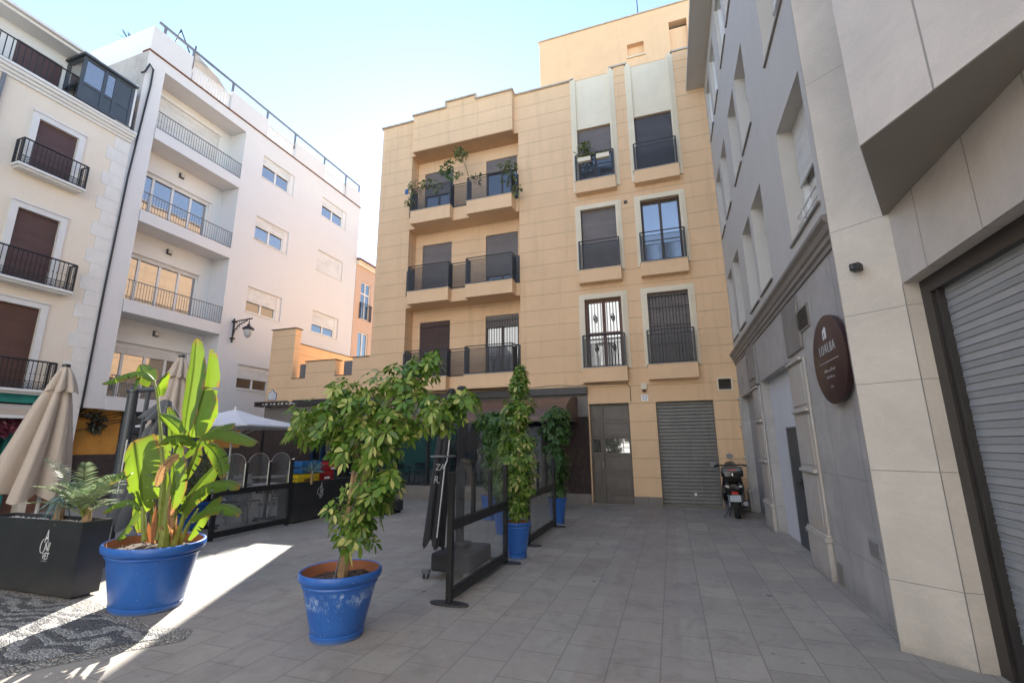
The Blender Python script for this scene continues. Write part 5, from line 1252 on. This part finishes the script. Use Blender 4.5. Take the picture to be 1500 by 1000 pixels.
a.build('fronds', LM['palm'], pp, recalc=False); st.build('stalks', M['bstem'], pp); a = MB(); a.tube([(-6.32, 3.68, .68), (-6.32, 3.68, .88)], [.05, .035], 9); a.build('trunk', M['stem'], pp)
pp = thing('blue_yucca', 'blue green strap leaved plant on a pale stub trunk in the near planter', 'plant', (-6.85, 3.7, .75))
a = MB()
for i in range(34):
    an_ = 2.4 * i; d = Vector((cos(an_), sin(an_), U(.1, 1.6))); leaf(a, Vector((-6.85, 3.7, .93)), d, rv(), U(.24, .36), .02, U(.7, 1.5), 4)
a.build('leaves', LM['agave'], pp, recalc=False); a = MB(); a.tube([(-6.85, 3.7, .68), (-6.85, 3.7, .94)], [.055, .035], 9); a.build('trunk', M['stem'], pp)

# ============================================================ PARASOLS
def folded(a, top, bot, r_top, r_bot, folds=8, seed=0, n=96, rows=16, depth=.62, flare=1.0, scal=.0, pinch=None):
    rr = random.Random(seed); top, bot = Vector(top), Vector(bot); ph = [rr.uniform(-.3, .3) for _ in range(folds)]; am = [rr.uniform(.7, 1.2) for _ in range(folds)]
    ax = (bot - top).normalized(); s1 = ax.cross(Vector((0, 1, 0))).normalized(); s2 = ax.cross(s1); rings = []
    for j in range(rows + 1):
        f = j / rows; c = top.lerp(bot, f); r0 = r_top + (r_bot - r_top) * (f ** flare)
        if pinch: r0 *= 1 - pinch[1] * math.exp(-((f - pinch[0]) / .04) ** 2)
        ring = []
        for i in range(n):
            t_ = 2 * pi * i / n; k = int(i * folds / n) % folds
            w_ = (abs(sin(t_ * folds / 2 + ph[k % 2] + .35 * f)) ** .6 * 2 - 1.2) * depth * am[i * 3 // n % folds] * min(1, f * 3 + .1)
            w_ += .07 * sin(17 * t_ + 3 * f + ph[0] * 9) * f + .05 * sin(29 * t_ - 5 * f) * f
            q = c + (s1 * cos(t_ + .2 * f) + s2 * sin(t_ + .2 * f)) * r0 * (1 + w_ * .7)
            if j == rows: q += ax * (scal * (abs(sin(t_ * folds / 2 + ph[k])) - .5) + rr.uniform(-.01, .01))
            ring.append(q)
        rings.append(ring)
    a.loft(rings, False); return a
def parasol(label, base, ztop, zbot, rb, mat, group='closed beige parasols', folds=7, seed=1, lean=(0, 0), rt=.05):
    x, y = base; p = thing('closed_parasol', label, 'parasol', (x, y, 0), group)
    a = MB(); folded(a, (x, y, ztop), (x + lean[0], y + lean[1], zbot), rt, rb, folds, seed, scal=.12, flare=.85); a.build('canopy', M[mat], p, smooth='all', recalc=False)
    a = MB(); folded(a, (x, y, ztop + .01), (x, y, ztop - .38), rt * .9, rb * .42, folds, seed + 3, rows=6, scal=.05, flare=.8); a.build('top_flap', M[mat], p, smooth='all', recalc=False)
    a = MB(); a.tube([(x, y, 0), (x, y, ztop + .02)], .024, 10); a.build('pole', M['pvc'], p, smooth=True)
    a = MB(); a.lathe([(0, .05), (.05, .04), (.055, 0), (.03, -.02)], (x, y, ztop + .01), 14); a.build('cap', M['black'], p, smooth=True)
    a = MB(); a.box(x - .3, x + .3, y - .3, y + .3, 0, .06); a.build('base_slab', M['rail'], p, bev=.01)
    return p
parasol('large closed beige parasol behind the near planter at the far left', (-8.95, 4.55), 2.78, .86, .38, 'canvas', seed=4, folds=7, lean=(-.14, -.1))
_pb = at(266, 524, 6.2)
parasol('closed beige parasol half hidden behind the banana leaves', (_pb.x, 6.2), _pb.z, .95, .36, 'canvas', seed=8, folds=7, lean=(-.15, 0))
# grey cantilever parasol with thick mast
cp_ = thing('grey_cantilever_parasol', 'closed dark grey cantilever parasol hanging from a thick anthracite mast', 'parasol', (-7.85, 4.85, 0))
a = MB(); mt = (-7.78, 4.85); a.tube([(mt[0], mt[1], 0), (mt[0], mt[1], 2.36)], .068, 20); a.lathe([(.068, 0), (.085, .01), (.085, .05), (.06, .08), (0, .09)], (mt[0], mt[1], 2.36), 20); a.lathe([(.07, 0), (.08, 0), (.08, .04), (.07, .04)], (mt[0], mt[1], 1.55), 20); a.build('mast', M['mastgrey'], cp_, smooth=True)
a = MB(); a.tube([(mt[0] + .18, mt[1] + .1, 2.38), (mt[0] + .16, mt[1] + .1, 1.4)], .03, 8); a.tube([(mt[0], mt[1], 2.4), (mt[0] + .25, mt[1] + .15, 2.42)], .035, 8); a.tube([(mt[0] + .1, mt[1], 1.58), (mt[0] + .2, mt[1], 1.5)], .04, 8); a.build('arm', M['mastgrey'], cp_)
a = MB(); folded(a, (-7.32, 5.05, 2.24), (-7.42, 5.0, .45), .07, .30, 8, 5, depth=.45, scal=.1, flare=.7, pinch=(.17, .25)); a.build('canopy', M['canvas_g'], cp_, smooth='all', recalc=False)
a = MB(); folded(a, (-7.32, 5.05, 2.25), (-7.38, 5.05, 1.95), .05, .22, 8, 9, rows=6, scal=.04); a.build('top_flap', M['canvas_g'], cp_, smooth='all', recalc=False)
a = MB(); a.tube([(mt[0] + .12, mt[1] - .05, 1.66), (mt[0] + .11, mt[1] - .06, .1)], .010, 6); a.build('cord', M['pvc'], cp_)
a = MB(); a.box(mt[0] - .45, mt[0] + .45, mt[1] - .4, mt[1] + .45, .02, .2); a.build('base_box', M['canvas_b'], cp_, bev=.03)
# open white parasol
op_ = thing('open_white_parasol', 'open square white parasol shading the tables beyond the arched screen', 'parasol', (-11.1, 9.5, 0))
a = MB(); cx, cy = -11.1, 9.5; hs = 1.45; zt, zr = 2.52, 2.06; N = 8; rng = []
crn = [(-hs, -hs), (0, -hs), (hs, -hs), (hs, 0), (hs, hs), (0, hs), (-hs, hs), (-hs, 0)]; ro = radians(12)
crn = [(x * cos(ro) - y * sin(ro), x * sin(ro) + y * cos(ro)) for x, y in crn]
for i in range(8):
    p0, p1 = crn[i], crn[(i + 1) % 8]; K = 6
    for j in range(K):
        f0, f1 = j / K, (j + 1) / K
        def q(f, p): return (cx + p[0] * f, cy + p[1] * f, zt + (zr - zt) * f - .05 * sin(pi * f))
        a.quad(q(f0, p0), q(f1, p0), q(f1, p1), q(f0, p1))
    a.quad((cx + p0[0], cy + p0[1], zr), (cx + p0[0], cy + p0[1], zr - .04), (cx + p1[0], cy + p1[1], zr - .04), (cx + p1[0], cy + p1[1], zr))
a.build('canopy', M['canvas_w'], op_, doubles=True)
a = MB(); a.tube([(cx, cy, 0), (cx, cy, 2.6)], .028, 10); a.build('pole', M['pvc'], op_, smooth=True)
a = MB()
for p0 in crn: a.tube([(cx, cy, zt - .08), (cx + p0[0] * .97, cy + p0[1] * .97, zr - .0)], .012, 5); a.tube([(cx, cy, 1.75), (cx + p0[0] * .5, cy + p0[1] * .5, zr + .16)], .01, 5)
a.build('ribs', M['pvc'], op_); a = MB(); a.box(cx - .35, cx + .35, cy - .35, cy + .35, 0, .08); a.build('base_slab', M['rail'], op_)
# black cantilever parasol at the glass screen
bp = thing('black_cantilever_parasol', 'closed black cantilever parasol with white letters strapped beside the nearest glass screen', 'parasol', (-2.62, 5.65, 0))
a = MB(); a.tube([(-2.64, 5.7, .2), (-2.64, 5.7, 2.27)], .055, 16); a.lathe([(.055, 0), (.07, .0), (.072, .04), (.05, .07), (0, .08)], (-2.64, 5.7, 2.25), 16)
a.tube([(-2.82, 5.75, 2.05), (-2.82, 5.75, 2.26)], .06, 12); a.lathe([(.06, 0), (.06, .01), (.04, .05), (0, .06)], (-2.82, 5.75, 2.25), 12); a.tube([(-2.64, 5.7, 2.2), (-2.85, 5.78, 2.2)], .03, 8); a.build('mast', M['canvas_b'], bp, smooth=True)
a = MB(); folded(a, (-2.70, 5.42, 2.15), (-2.76, 5.22, .42), .06, .105, 5, 12, depth=.5, scal=.13, flare=.8); cno = a.build('canopy', M['canvas_b'], bp, smooth='all', recalc=False)
a = MB(); a.lathe([(.155, 0), (.158, .012), (.155, .024)], (-2.72, 5.34, 1.40), 24); a.build('strap', M['rail_lt'], cno)
a = MB(); a.tube([(-2.60, 5.30, 1.75), (-2.62, 5.26, 1.36), (-2.62, 5.2, 1.3), (-2.66, 5.12, .5)], .008, 6); a.build('cord', M['pvc'], cno)
TZ = lambda cx, cz: (lambda x, y, z: (-2.69 + cx + x + (cz + y - 1.3) * .08, 5.185 - z, cz + y))
text('ZA', 'lettering', M['soft_white'], TZ(.015, 1.25), .105, bp, .003, 'CENTER', .1, .9); text('R.', 'lettering', M['soft_white'], TZ(-.01, 1.10), .12, bp, .003, 'CENTER', .1, .95)
a = MB(); a.prism([(-2.86, 5.35), (-2.36, 5.35), (-2.36, 6.1), (-2.86, 6.1)], .07, .28); a.box(-2.7, -2.5, 5.6, 5.8, .28, .36); bb2 = a.build('base_box', M['canvas_b'], bp, bev=.03)
for (x, y) in ((-2.90, 5.32), (-2.34, 5.3), (-2.9, 6.1), (-2.34, 6.12)):
    a = MB(); a.box(x - .05, x + .05, y - .02, y + .03, .06, .10)
    for s_ in (-.025, .025): a.loft([[(x + s_ + d_, y + .038 * cos(2 * pi * i / 14), .038 + .038 * sin(2 * pi * i / 14)) for i in range(14)] for d_ in (-.01, .01)])
    a.build('caster', M['rail_lt'], bb2)
# ============================================================ GLASS SCREENS
def screen(label, T, L, arch, top, name='glass_screen', group='black framed glass screens', light_rim=False, plate=True, H0=.06, Hm=.74, Ht=1.24):
    p = thing(name, label, 'glass screen', T(0, 0, 0), group)
    a = MB(T); f = .028
    a.box(0, .07, -f, f, 0, Ht + .03); a.box(L - .06, L, -f, f, 0, Ht + .03); a.box(.07, L - .06, -f, f, .04, .14); a.box(.07, L - .06, -f, f, Hm - .05, Hm + .05)
    n = arch; cw_ = (L - .13) / n
    for i in range(1, n): x = .07 + cw_ * i; a.box(x - .025, x + .025, -f * .8, f * .8, Hm + .05, Ht)
    a.build('frame', M['black'], p, bev=.004)
    a = MB(T); a.quad((.07, 0, .14), (L - .06, 0, .14), (L - .06, 0, Hm - .05), (.07, 0, Hm - .05))
    a.build('lower_pane', M['screenglass'], p, recalc=False)
    for i in range(n):
        x0 = .07 + cw_ * i + .03; x1 = .07 + cw_ * (i + 1) - .03; xc = (x0 + x1) / 2; r = (x1 - x0) / 2; hh = top - Ht
        pts = [(x0, 0, Hm + .05), (x1, 0, Hm + .05)] + [(xc + r * cos(pi * k / 16), 0, Ht - .02 + (hh + .02) * sin(pi * k / 16)) for k in range(17)]
        a = MB(T); a.add(pts, [tuple(range(len(pts)))]); po = a.build('arched_pane', M['screenglass'], p, recalc=False)
        if light_rim:
            a = MB(T); pr = [pts[k] for k in range(len(pts))] + [pts[0]]
            for b in (-1, 0, 1, 2) if False else range(len(pr) - 1):
                k = (b % len(pts)); 
                rr_ = .009 if k < 2 or k in (0, len(pts) - 1) else .004
                a.tube([pr[b], pr[b + 1]], rr_, 5)
            a.build('pane_rim', M['rail_lt'] if not light_rim else M['chrome'], po)
    if plate:
        for x in (.0, L - .03):
            a = MB(T); n_ = 18
            a.add([(x + .03 + .07 * cos(2 * pi * i / n_), .21 * sin(2 * pi * i / n_), zz) for zz in (.004, .02) for i in range(n_)], [tuple(range(n_)), tuple(range(n_, 2 * n_))] + [(i, (i + 1) % n_, n_ + (i + 1) % n_, n_ + i) for i in range(n_)])
            a.build('foot_plate', M['rail'], p)
    return p
screen('nearest black framed glass screen with three arched panes beside the black parasol', lambda x, y, z: (-2.215 + y, 4.53 + x, z), 1.74, 3, 1.40)
screen('second black framed glass screen further down the alley', lambda x, y, z: (-2.24 + y, 7.36 + x, z), 1.80, 3, 1.40)
screen('glass screen with three light rimmed arches beside the far black planter', lambda x, y, z: (-7.45 + y, 6.16 + x, z), 1.72, 3, 1.42, light_rim=True, plate=False, Hm=.77, Ht=1.26)
a = None
# ============================================================ TABLES AND CHAIRS behind the arched screen
def table(x, y):
    p = thing('cafe_table', 'square grey cafe table', 'table', (x, y, 0), 'cafe tables behind the arched screen')
    a = MB(); a.box(x - .35, x + .35, y - .35, y + .35, .71, .74); a.build('tabletop', M['tablecloth'], p, bev=.006)
    a = MB(); a.tube([(x, y, .03), (x, y, .71)], .03, 8); a.box(x - .28, x + .28, y - .03, y + .03, 0, .03); a.box(x - .03, x + .03, y - .28, y + .28, 0, .031); a.build('pedestal', M['black'], p)
    return p
def chair(x, y, rz):
    p = thing('cafe_chair', 'dark metal cafe chair', 'chair', (0, 0, 0), 'cafe chairs behind the arched screen')
    a = MB(); a.box(-.21, .21, -.21, .21, .43, .455); a.build('seat', M['rail'], p, bev=.008)
    for sx_ in (-1, 1):
        for sy_ in (-1, 1):
            a = MB(); a.tube([(sx_ * .19, sy_ * .19, .43), (sx_ * .22, sy_ * .22, 0)], .012, 6); a.build('leg', M['rail_lt'], p)
    a = MB(); a.tube([(-.2, .2, .44), (-.2, .25, .85)], .013, 6); a.tube([(.2, .2, .44), (.2, .25, .85)], .013, 6); a.box(-.2, .2, .225, .245, .62, .84)
    for k in range(5): a.box(-.16 + k * .075, -.145 + k * .075, .205, .225, .45, .62)
    a.build('backrest', M['rail_lt'], p); p.location = (x, y, 0); p.rotation_euler = (0, 0, rz); return p
tlab = ['cafe table seen through the right arch of the screen', 'cafe table seen through the middle arch of the screen', 'cafe table under the middle of the white parasol', 'cafe table at the back under the white parasol']
tp_ = [(-8.5, 8.3), (-8.7, 7.1), (-10.2, 8.3), (-10.6, 10.4)]
for (x, y), l_ in zip(tp_, tlab): table(x, y)['label'] = 'grey square ' + l_
ch0 = None; k = 0
chl = ['chair nearest', 'chair beyond', 'chair right of']
for (x, y), l_ in zip(tp_, tlab):
    for (dx, dy, rz), cl in zip(((0, -.55, pi), (0, .55, 0), (.58, 0, -pi / 2)), chl):
        if ch0 is None: c_ = ch0 = chair(x + dx, y + dy, rz)
        else: c_ = copy_tree(ch0, None, (x + dx, y + dy, 0), rz)
        c_['label'] = cl + ' the ' + l_
# dark umbrella stand near the shop
dd_ = thing('black_parasol_base', 'low black wheeled parasol base on the paving before the shop window', 'parasol base', (-6.45, 9.8, 0))
a = MB(); a.prism([(-6.75, 9.5), (-6.2, 9.55), (-6.15, 10.1), (-6.7, 10.1)], .05, .3); a.build('ballast_box', M['canvas_b'], dd_, bev=.03)
a = MB(); a.box(-6.7, -6.62, 9.5, 9.56, 0, .06); a.box(-6.25, -6.17, 9.56, 9.62, 0, .06); a.box(-6.7, -6.2, 10.0, 10.06, 0, .05); a.build('caster', M['rubber'], dd_)
a = MB(); a.tube([(-6.45, 9.8, .3), (-6.45, 9.8, .62)], .04, 10); a.build('socket', M['black'], dd_)

# ============================================================ SCOOTER (rear view, parked against the wall)
sc0 = thing('parked_scooter', 'black scooter with top case parked between the garage shutter and the grey wall', 'scooter', (0, 0, 0))
def wheel_prof(y, z, R_, wdt, r_in):
    tyre = MB(); n = 32; prof = [(R_ - .055, -wdt * .8), (R_ - .02, -wdt), (R_ - .004, -wdt * .5), (R_, 0), (R_ - .004, wdt * .5), (R_ - .02, wdt), (R_ - .055, wdt * .8)]
    tyre.loft([[(x, y + r * cos(2 * pi * i / n), z + r * sin(2 * pi * i / n)) for i in range(n)] for r, x in prof], False)
    rim = MB(); 
    rim.loft([[(x, y + r * cos(2 * pi * i / n), z + r * sin(2 * pi * i / n)) for i in range(n)] for r, x in ((R_ - .05, -.03), (R_ - .08, -.025), (.06, -.02), (.06, .02), (R_ - .08, .025), (R_ - .05, .03))], False)
    return tyre, rim
for nm, y in (('rear', 0.0), ('front', 1.28)):
    ty, ri = wheel_prof(y, .25, .25, .062 if y == 0 else .052, 0); o_ = ty.build('wheel', M['rubber'], sc0, smooth=True); ri.build('rim', M['rail_lt'], o_, smooth=True)
def sect(y, w_, z0, z1, top=.8, n=16):   # rounded section in xz
    zc, h = (z0 + z1) / 2, (z1 - z0) / 2
    return [(w_ * abs(cos(t_)) ** .7 * (1 if cos(t_) >= 0 else -1) * (top if sin(t_) > .3 else 1), y, zc + h * abs(sin(t_)) ** .8 * (1 if sin(t_) >= 0 else -1)) for t_ in [2 * pi * i / n for i in range(n)]]
a = MB(); a.loft([sect(-.20, .09, .56, .70), sect(-.14, .15, .48, .74), sect(0, .185, .44, .76), sect(.2, .205, .36, .76), sect(.42, .20, .24, .70), sect(.55, .17, .18, .45)]); a.build('rear_bodywork', M['glossblack'], sc0, smooth=True)
a = MB(); a.loft([sect(.5, .17, .18, .32), sect(.75, .19, .16, .32), sect(.95, .19, .18, .36)]); a.build('footboard', M['black'], sc0, smooth=True)
a = MB(); a.loft([sect(.88, .22, .22, .45), sect(.98, .23, .28, .80), sect(1.08, .20, .5, .98), sect(1.2, .12, .62, .95)]); a.build('leg_shield', M['glossblack'], sc0, smooth=True)
a = MB(); a.loft([sect(-.12, .13, .74, .80), sect(.0, .17, .74, .84), sect(.25, .17, .72, .82), sect(.55, .13, .68, .78)]); a.build('seat', M['rubber'], sc0, smooth=True)
a = MB(); a.loft([sect(1.1, .06, .44, .56), sect(1.28, .075, .50, .56), sect(1.45, .06, .36, .46)]); a.build('front_mudguard', M['glossblack'], sc0, smooth=True)
a = MB(); a.tube([(-.1, 1.25, .25), (-.09, 1.1, .7)], .022, 8); a.tube([(.1, 1.25, .25), (.09, 1.1, .7)], .022, 8); a.build('fork', M['rail_lt'], sc0)
a = MB(); a.loft([sect(-.14, .045, .30, .34), sect(-.27, .085, .38, .44), sect(-.22, .09, .46, .52), sect(-.1, .09, .5, .56)]); a.build('rear_mudguard', M['black'], sc0, smooth=True)
a = MB(); a.tube([(0, 1.04, .8), (0, 1.0, 1.0)], .035, 8); a.tube([(-.34, .86, 1.02), (-.2, .94, 1.04), (0, 1.0, 1.02), (.2, .94, 1.04), (.34, .86, 1.02)], .016, 8); a.loft([sect(.92, .13, .97, 1.08), sect(1.04, .15, .93, 1.12), sect(1.14, .1, .92, 1.04)]); hb = a.build('handlebar', M['glossblack'], sc0, smooth=True)
for s_ in (-1, 1):
    a = MB(); a.tube([(s_ * .34, .86, 1.02), (s_ * .25, .92, 1.035)], .022, 8); a.build('grip', M['rubber'], hb)
    a = MB(); hx, hz = (.02, 1.245) if s_ > 0 else (-.36, 1.06)
    a.tube([(s_ * .2 if s_ < 0 else .1, .95, 1.05), (hx, .93, hz - .07)], .007, 6)
    a.loft([[(hx + r * .075 * cos(t_), y_, hz + r * .055 * sin(t_)) for t_ in [2 * pi * i / 16 for i in range(16)]] for y_, r in ((.905, .95), (.91, 1), (.94, .7))]); a.build('mirror', M['rail_lt'], hb, smooth=True)
a = MB()
def rbox(y, w_, z0, z1, n=24, e=.45):
    zc, h = (z0 + z1) / 2, (z1 - z0) / 2
    return [(w_ * abs(cos(t_)) ** e * (1 if cos(t_) >= 0 else -1), y, zc + h * abs(sin(t_)) ** e * (1 if sin(t_) >= 0 else -1)) for t_ in [2 * pi * (i + .5) / n for i in range(n)]]
a.loft([rbox(-.40, .17, .86, .97), rbox(-.38, .205, .84, 1.0), rbox(-.25, .215, .83, 1.02), rbox(-.05, .20, .83, 1.02), rbox(-.0, .17, .85, 1.0)]); tc = a.build('top_case', M['glossblack'], sc0, smooth=True)
a = MB(); a.loft([rbox(-.402, .185, .975, 1.03), rbox(-.36, .20, .975, 1.05), rbox(-.2, .20, .98, 1.06), rbox(-.02, .17, .985, 1.04)]); a.build('lid', M['gloss_lid'] if 'gloss_lid' in M else M['mastgrey'], tc, smooth=True)
a = MB(); a.loft([rbox(-.415, .075, .985, 1.005), rbox(-.40, .08, .98, 1.01)]); a.build('reflector', M['red'], tc)
a = MB(); a.box(-.012, .012, -.41, -.40, .885, .925); a.build('lock', M['chrome'], tc)
a = MB(); a.tube([(-.12, -.28, .82), (-.1, -.05, .80), (.1, -.05, .80), (.12, -.28, .82), (-.12, -.28, .82)], .013, 6); a.build('rack', M['rail'], sc0)
for s_ in (-1, 1):
    a = MB(); a.loft([[(s_ * (.06 + f * .11), -.20 + f * .08 - .004 * q, .64 + .03 * f + (.028 * (1 - .4 * f)) * sin(t_)) if False else (s_ * (.115) + .055 * cos(t_), -.19 + .03 * abs(cos(t_)) + d_, .65 + s_ * s_ * .2 * 0 + .024 * sin(t_) + .25 * .055 * cos(t_) * s_) for t_ in [2 * pi * i / 14 for i in range(14)] for q in (0,)] for d_, f in ((-.012, 0), (.02, 0))]); a.build('indicator', M['lampglass'], sc0, smooth=True)
a = MB(); a.loft([rbox(-.275, .062, .50, .545), rbox(-.22, .075, .49, .56)]); a.build('tail_lamp', M['red'], sc0, smooth=True)
a = MB(); vsb = [(-.10, -.30, .36), (.10, -.30, .36), (.10, -.285, .485), (-.10, -.285, .485)]; a.add(vsb + [(x, y + .006, z) for x, y, z in vsb], [(0, 1, 2, 3), (4, 5, 6, 7), (0, 1, 5, 4), (1, 2, 6, 5), (2, 3, 7, 6), (3, 0, 4, 7)]); npl = a.build('number_plate', M['platewhite'], sc0)
a = MB(); scribble(a, lambda x, z: (x, -.302 + (z - .36) * .12, z), 0, .385, .15, .035, 5); scribble(a, lambda x, z: (x, -.302 + (z - .36) * .12, z), 0, .435, .12, .035, 6); a.build('plate_characters', M['black'], npl, recalc=False)
a = MB(); a.tube([(.12, .35, .22), (.16, .1, .24), (.18, -.1, .28), (.18, -.24, .32)], [.03, .045, .055, .05], 12); a.build('exhaust', M['rail_lt'], sc0, smooth=True)
a = MB(); a.loft([sect(.0, .0 + .06, .2, .3), sect(.15, .07, .16, .34), sect(.4, .08, .18, .36)]); 
for i, v in enumerate(a.v): a.v[i] = Vector((v.x - .13, v.y, v.z))
a.build('engine', M['rail'], sc0, smooth=True)
a = MB(); a.tube([(-.12, .35, .2), (-.24, .1, .02), (-.28, .06, .015)], .011, 6); a.tube([(-.1, .35, .15), (-.16, .2, .02)], .012, 6); a.build('stand', M['rail'], sc0)
for s_ in (-1, 1):
    a = MB(); a.tube([(s_ * .11, -.08, .25), (s_ * .13, .05, .58)], .026, 8); a.build('shock_absorber', M['rail_lt'], sc0)
a = MB(); a.loft([sect(-.02, .03, .5, .62), sect(.05, .05, .42, .66), sect(.3, .05, .3, .62)]) 
for i, v in enumerate(a.v): a.v[i] = Vector((v.x - .2, v.y, v.z))
a.build('side_panel', M['black'], sc0, smooth=True)
sc0.location = (1.20, 11.2, 0); sc0.rotation_euler = (0, radians(-2), radians(-5))
wc = thing('facade_cable', 'thin dark cable clipped along the orange facade above the fascia beam', 'cable', (-4, F, 3.1))
a = MB(TF); a.tube([(-6 + k * .25, .165 + .01 * sin(k * 1.7), 3.09 + .025 * sin(k * .9) * sin(k * .37)) for k in range(16)] + [(-2.1, .04, 3.12), (-1.0, .02, 3.1), (-.93, .02, 3.0), (-.93, .02, 2.62)], .009, 5); a.build('cable', M['black'], wc)
wc = thing('slack_wires', 'slack wires slung across the ochre wall under the white overhang', 'cable', (XL, 8.6, 2.4))
a = MB(TL)
for z0, z1, s_ in ((2.5, 2.35, .12), (1.95, 2.3, .02), (2.55, 2.5, .2), (2.45, 2.56, .1)): a.tube([(8.0 + 1.3 * k / 10, -.18 + .05 * s_, z0 + (z1 - z0) * k / 10 - s_ * sin(pi * k / 10)) for k in range(11)], .012, 5)
a.build('wire', M['black'], wc)
# plants and pots on the top balconies of the orange building
def bplant(label, pts, cat='plant', mat='shrub', L=.12, W=.05):
    p = thing('balcony_plant', label, cat, tuple(pts[0][0]), 'plants on the top balconies'); a = MB()
    for c, r, n, dr in pts: blob(a, c, r * .9, int(n * .6), L, W, dr, (1, .6, 1))
    a.build('foliage', LM[mat], p, recalc=False); return p
F2 = F - .38
bplant('trailing plant hanging over the left top balcony corner', [(at(608, 275, F2), .28, 160, .6), (at(600, 296, F2), .2, 90, .9), (at(625, 268, F2), .22, 110, .4), (at(640, 272, F2), .2, 60, .4)])
p_ = bplant('leafy shrub standing at the left top balcony window', [(at(652, 250, F2 + .2), .22, 120, .1), (at(658, 242, F2 + .2), .18, 90, .1), (at(662, 257, F2 + .2), .15, 60, .1)], mat='climb')
p_ = bplant('small bushy tree on a thin bare stem on the top balcony', [(at(675, 228, F2), .23, 170, .0), (at(672, 222, F2), .14, 70, 0), (at(672, 256, F2), .12, 40, .2)], 'tree', 'shrub')
a = MB(); a.tube([at(686, 258, F2), at(682, 243, F2), at(676, 230, F2)], .018, 5); a.build('stem', M['stem'], p_)
bplant('bushy plants along the railing of the right top balcony', [(at(738, 245, F2 + .1), .22, 110, .2), (at(748, 243, F2 + .1), .22, 110, .2), (at(745, 262, F2 + .1), .25, 130, .3), (at(700, 262, F2 + .15), .2, 70, .2), (at(757, 276, F2), .15, 60, .6)])
bplant('green plant at the left side of the top narrow balcony', [(at(852, 222, F - .2), .2, 110, .1), (at(857, 214, F - .2), .15, 80, .1), (at(862, 230, F - .2), .15, 60, .2)])
for i, (u, v, l_) in enumerate(((856, 235, 'left'), (883, 229, 'right'))):
    p_ = thing('window_box', 'small pale planter trough hung on the %s of the top narrow balcony rail' % l_, 'planter', tuple(at(u, v, F - .24)))
    c = at(u, v, F - .27); a = MB(); a.box(c.x - .19, c.x + .19, c.y - .08, c.y + .06, c.z - .07, c.z + .07); a.build('trough', M['cream_trim'], p_, bev=.01)
    a = MB(); blob(a, c + Vector((0, 0, .1)), .12, 50, .07, .03, .1, (1.4, .5, .6)); a.build('foliage', LM['shrub'], p_, recalc=False)
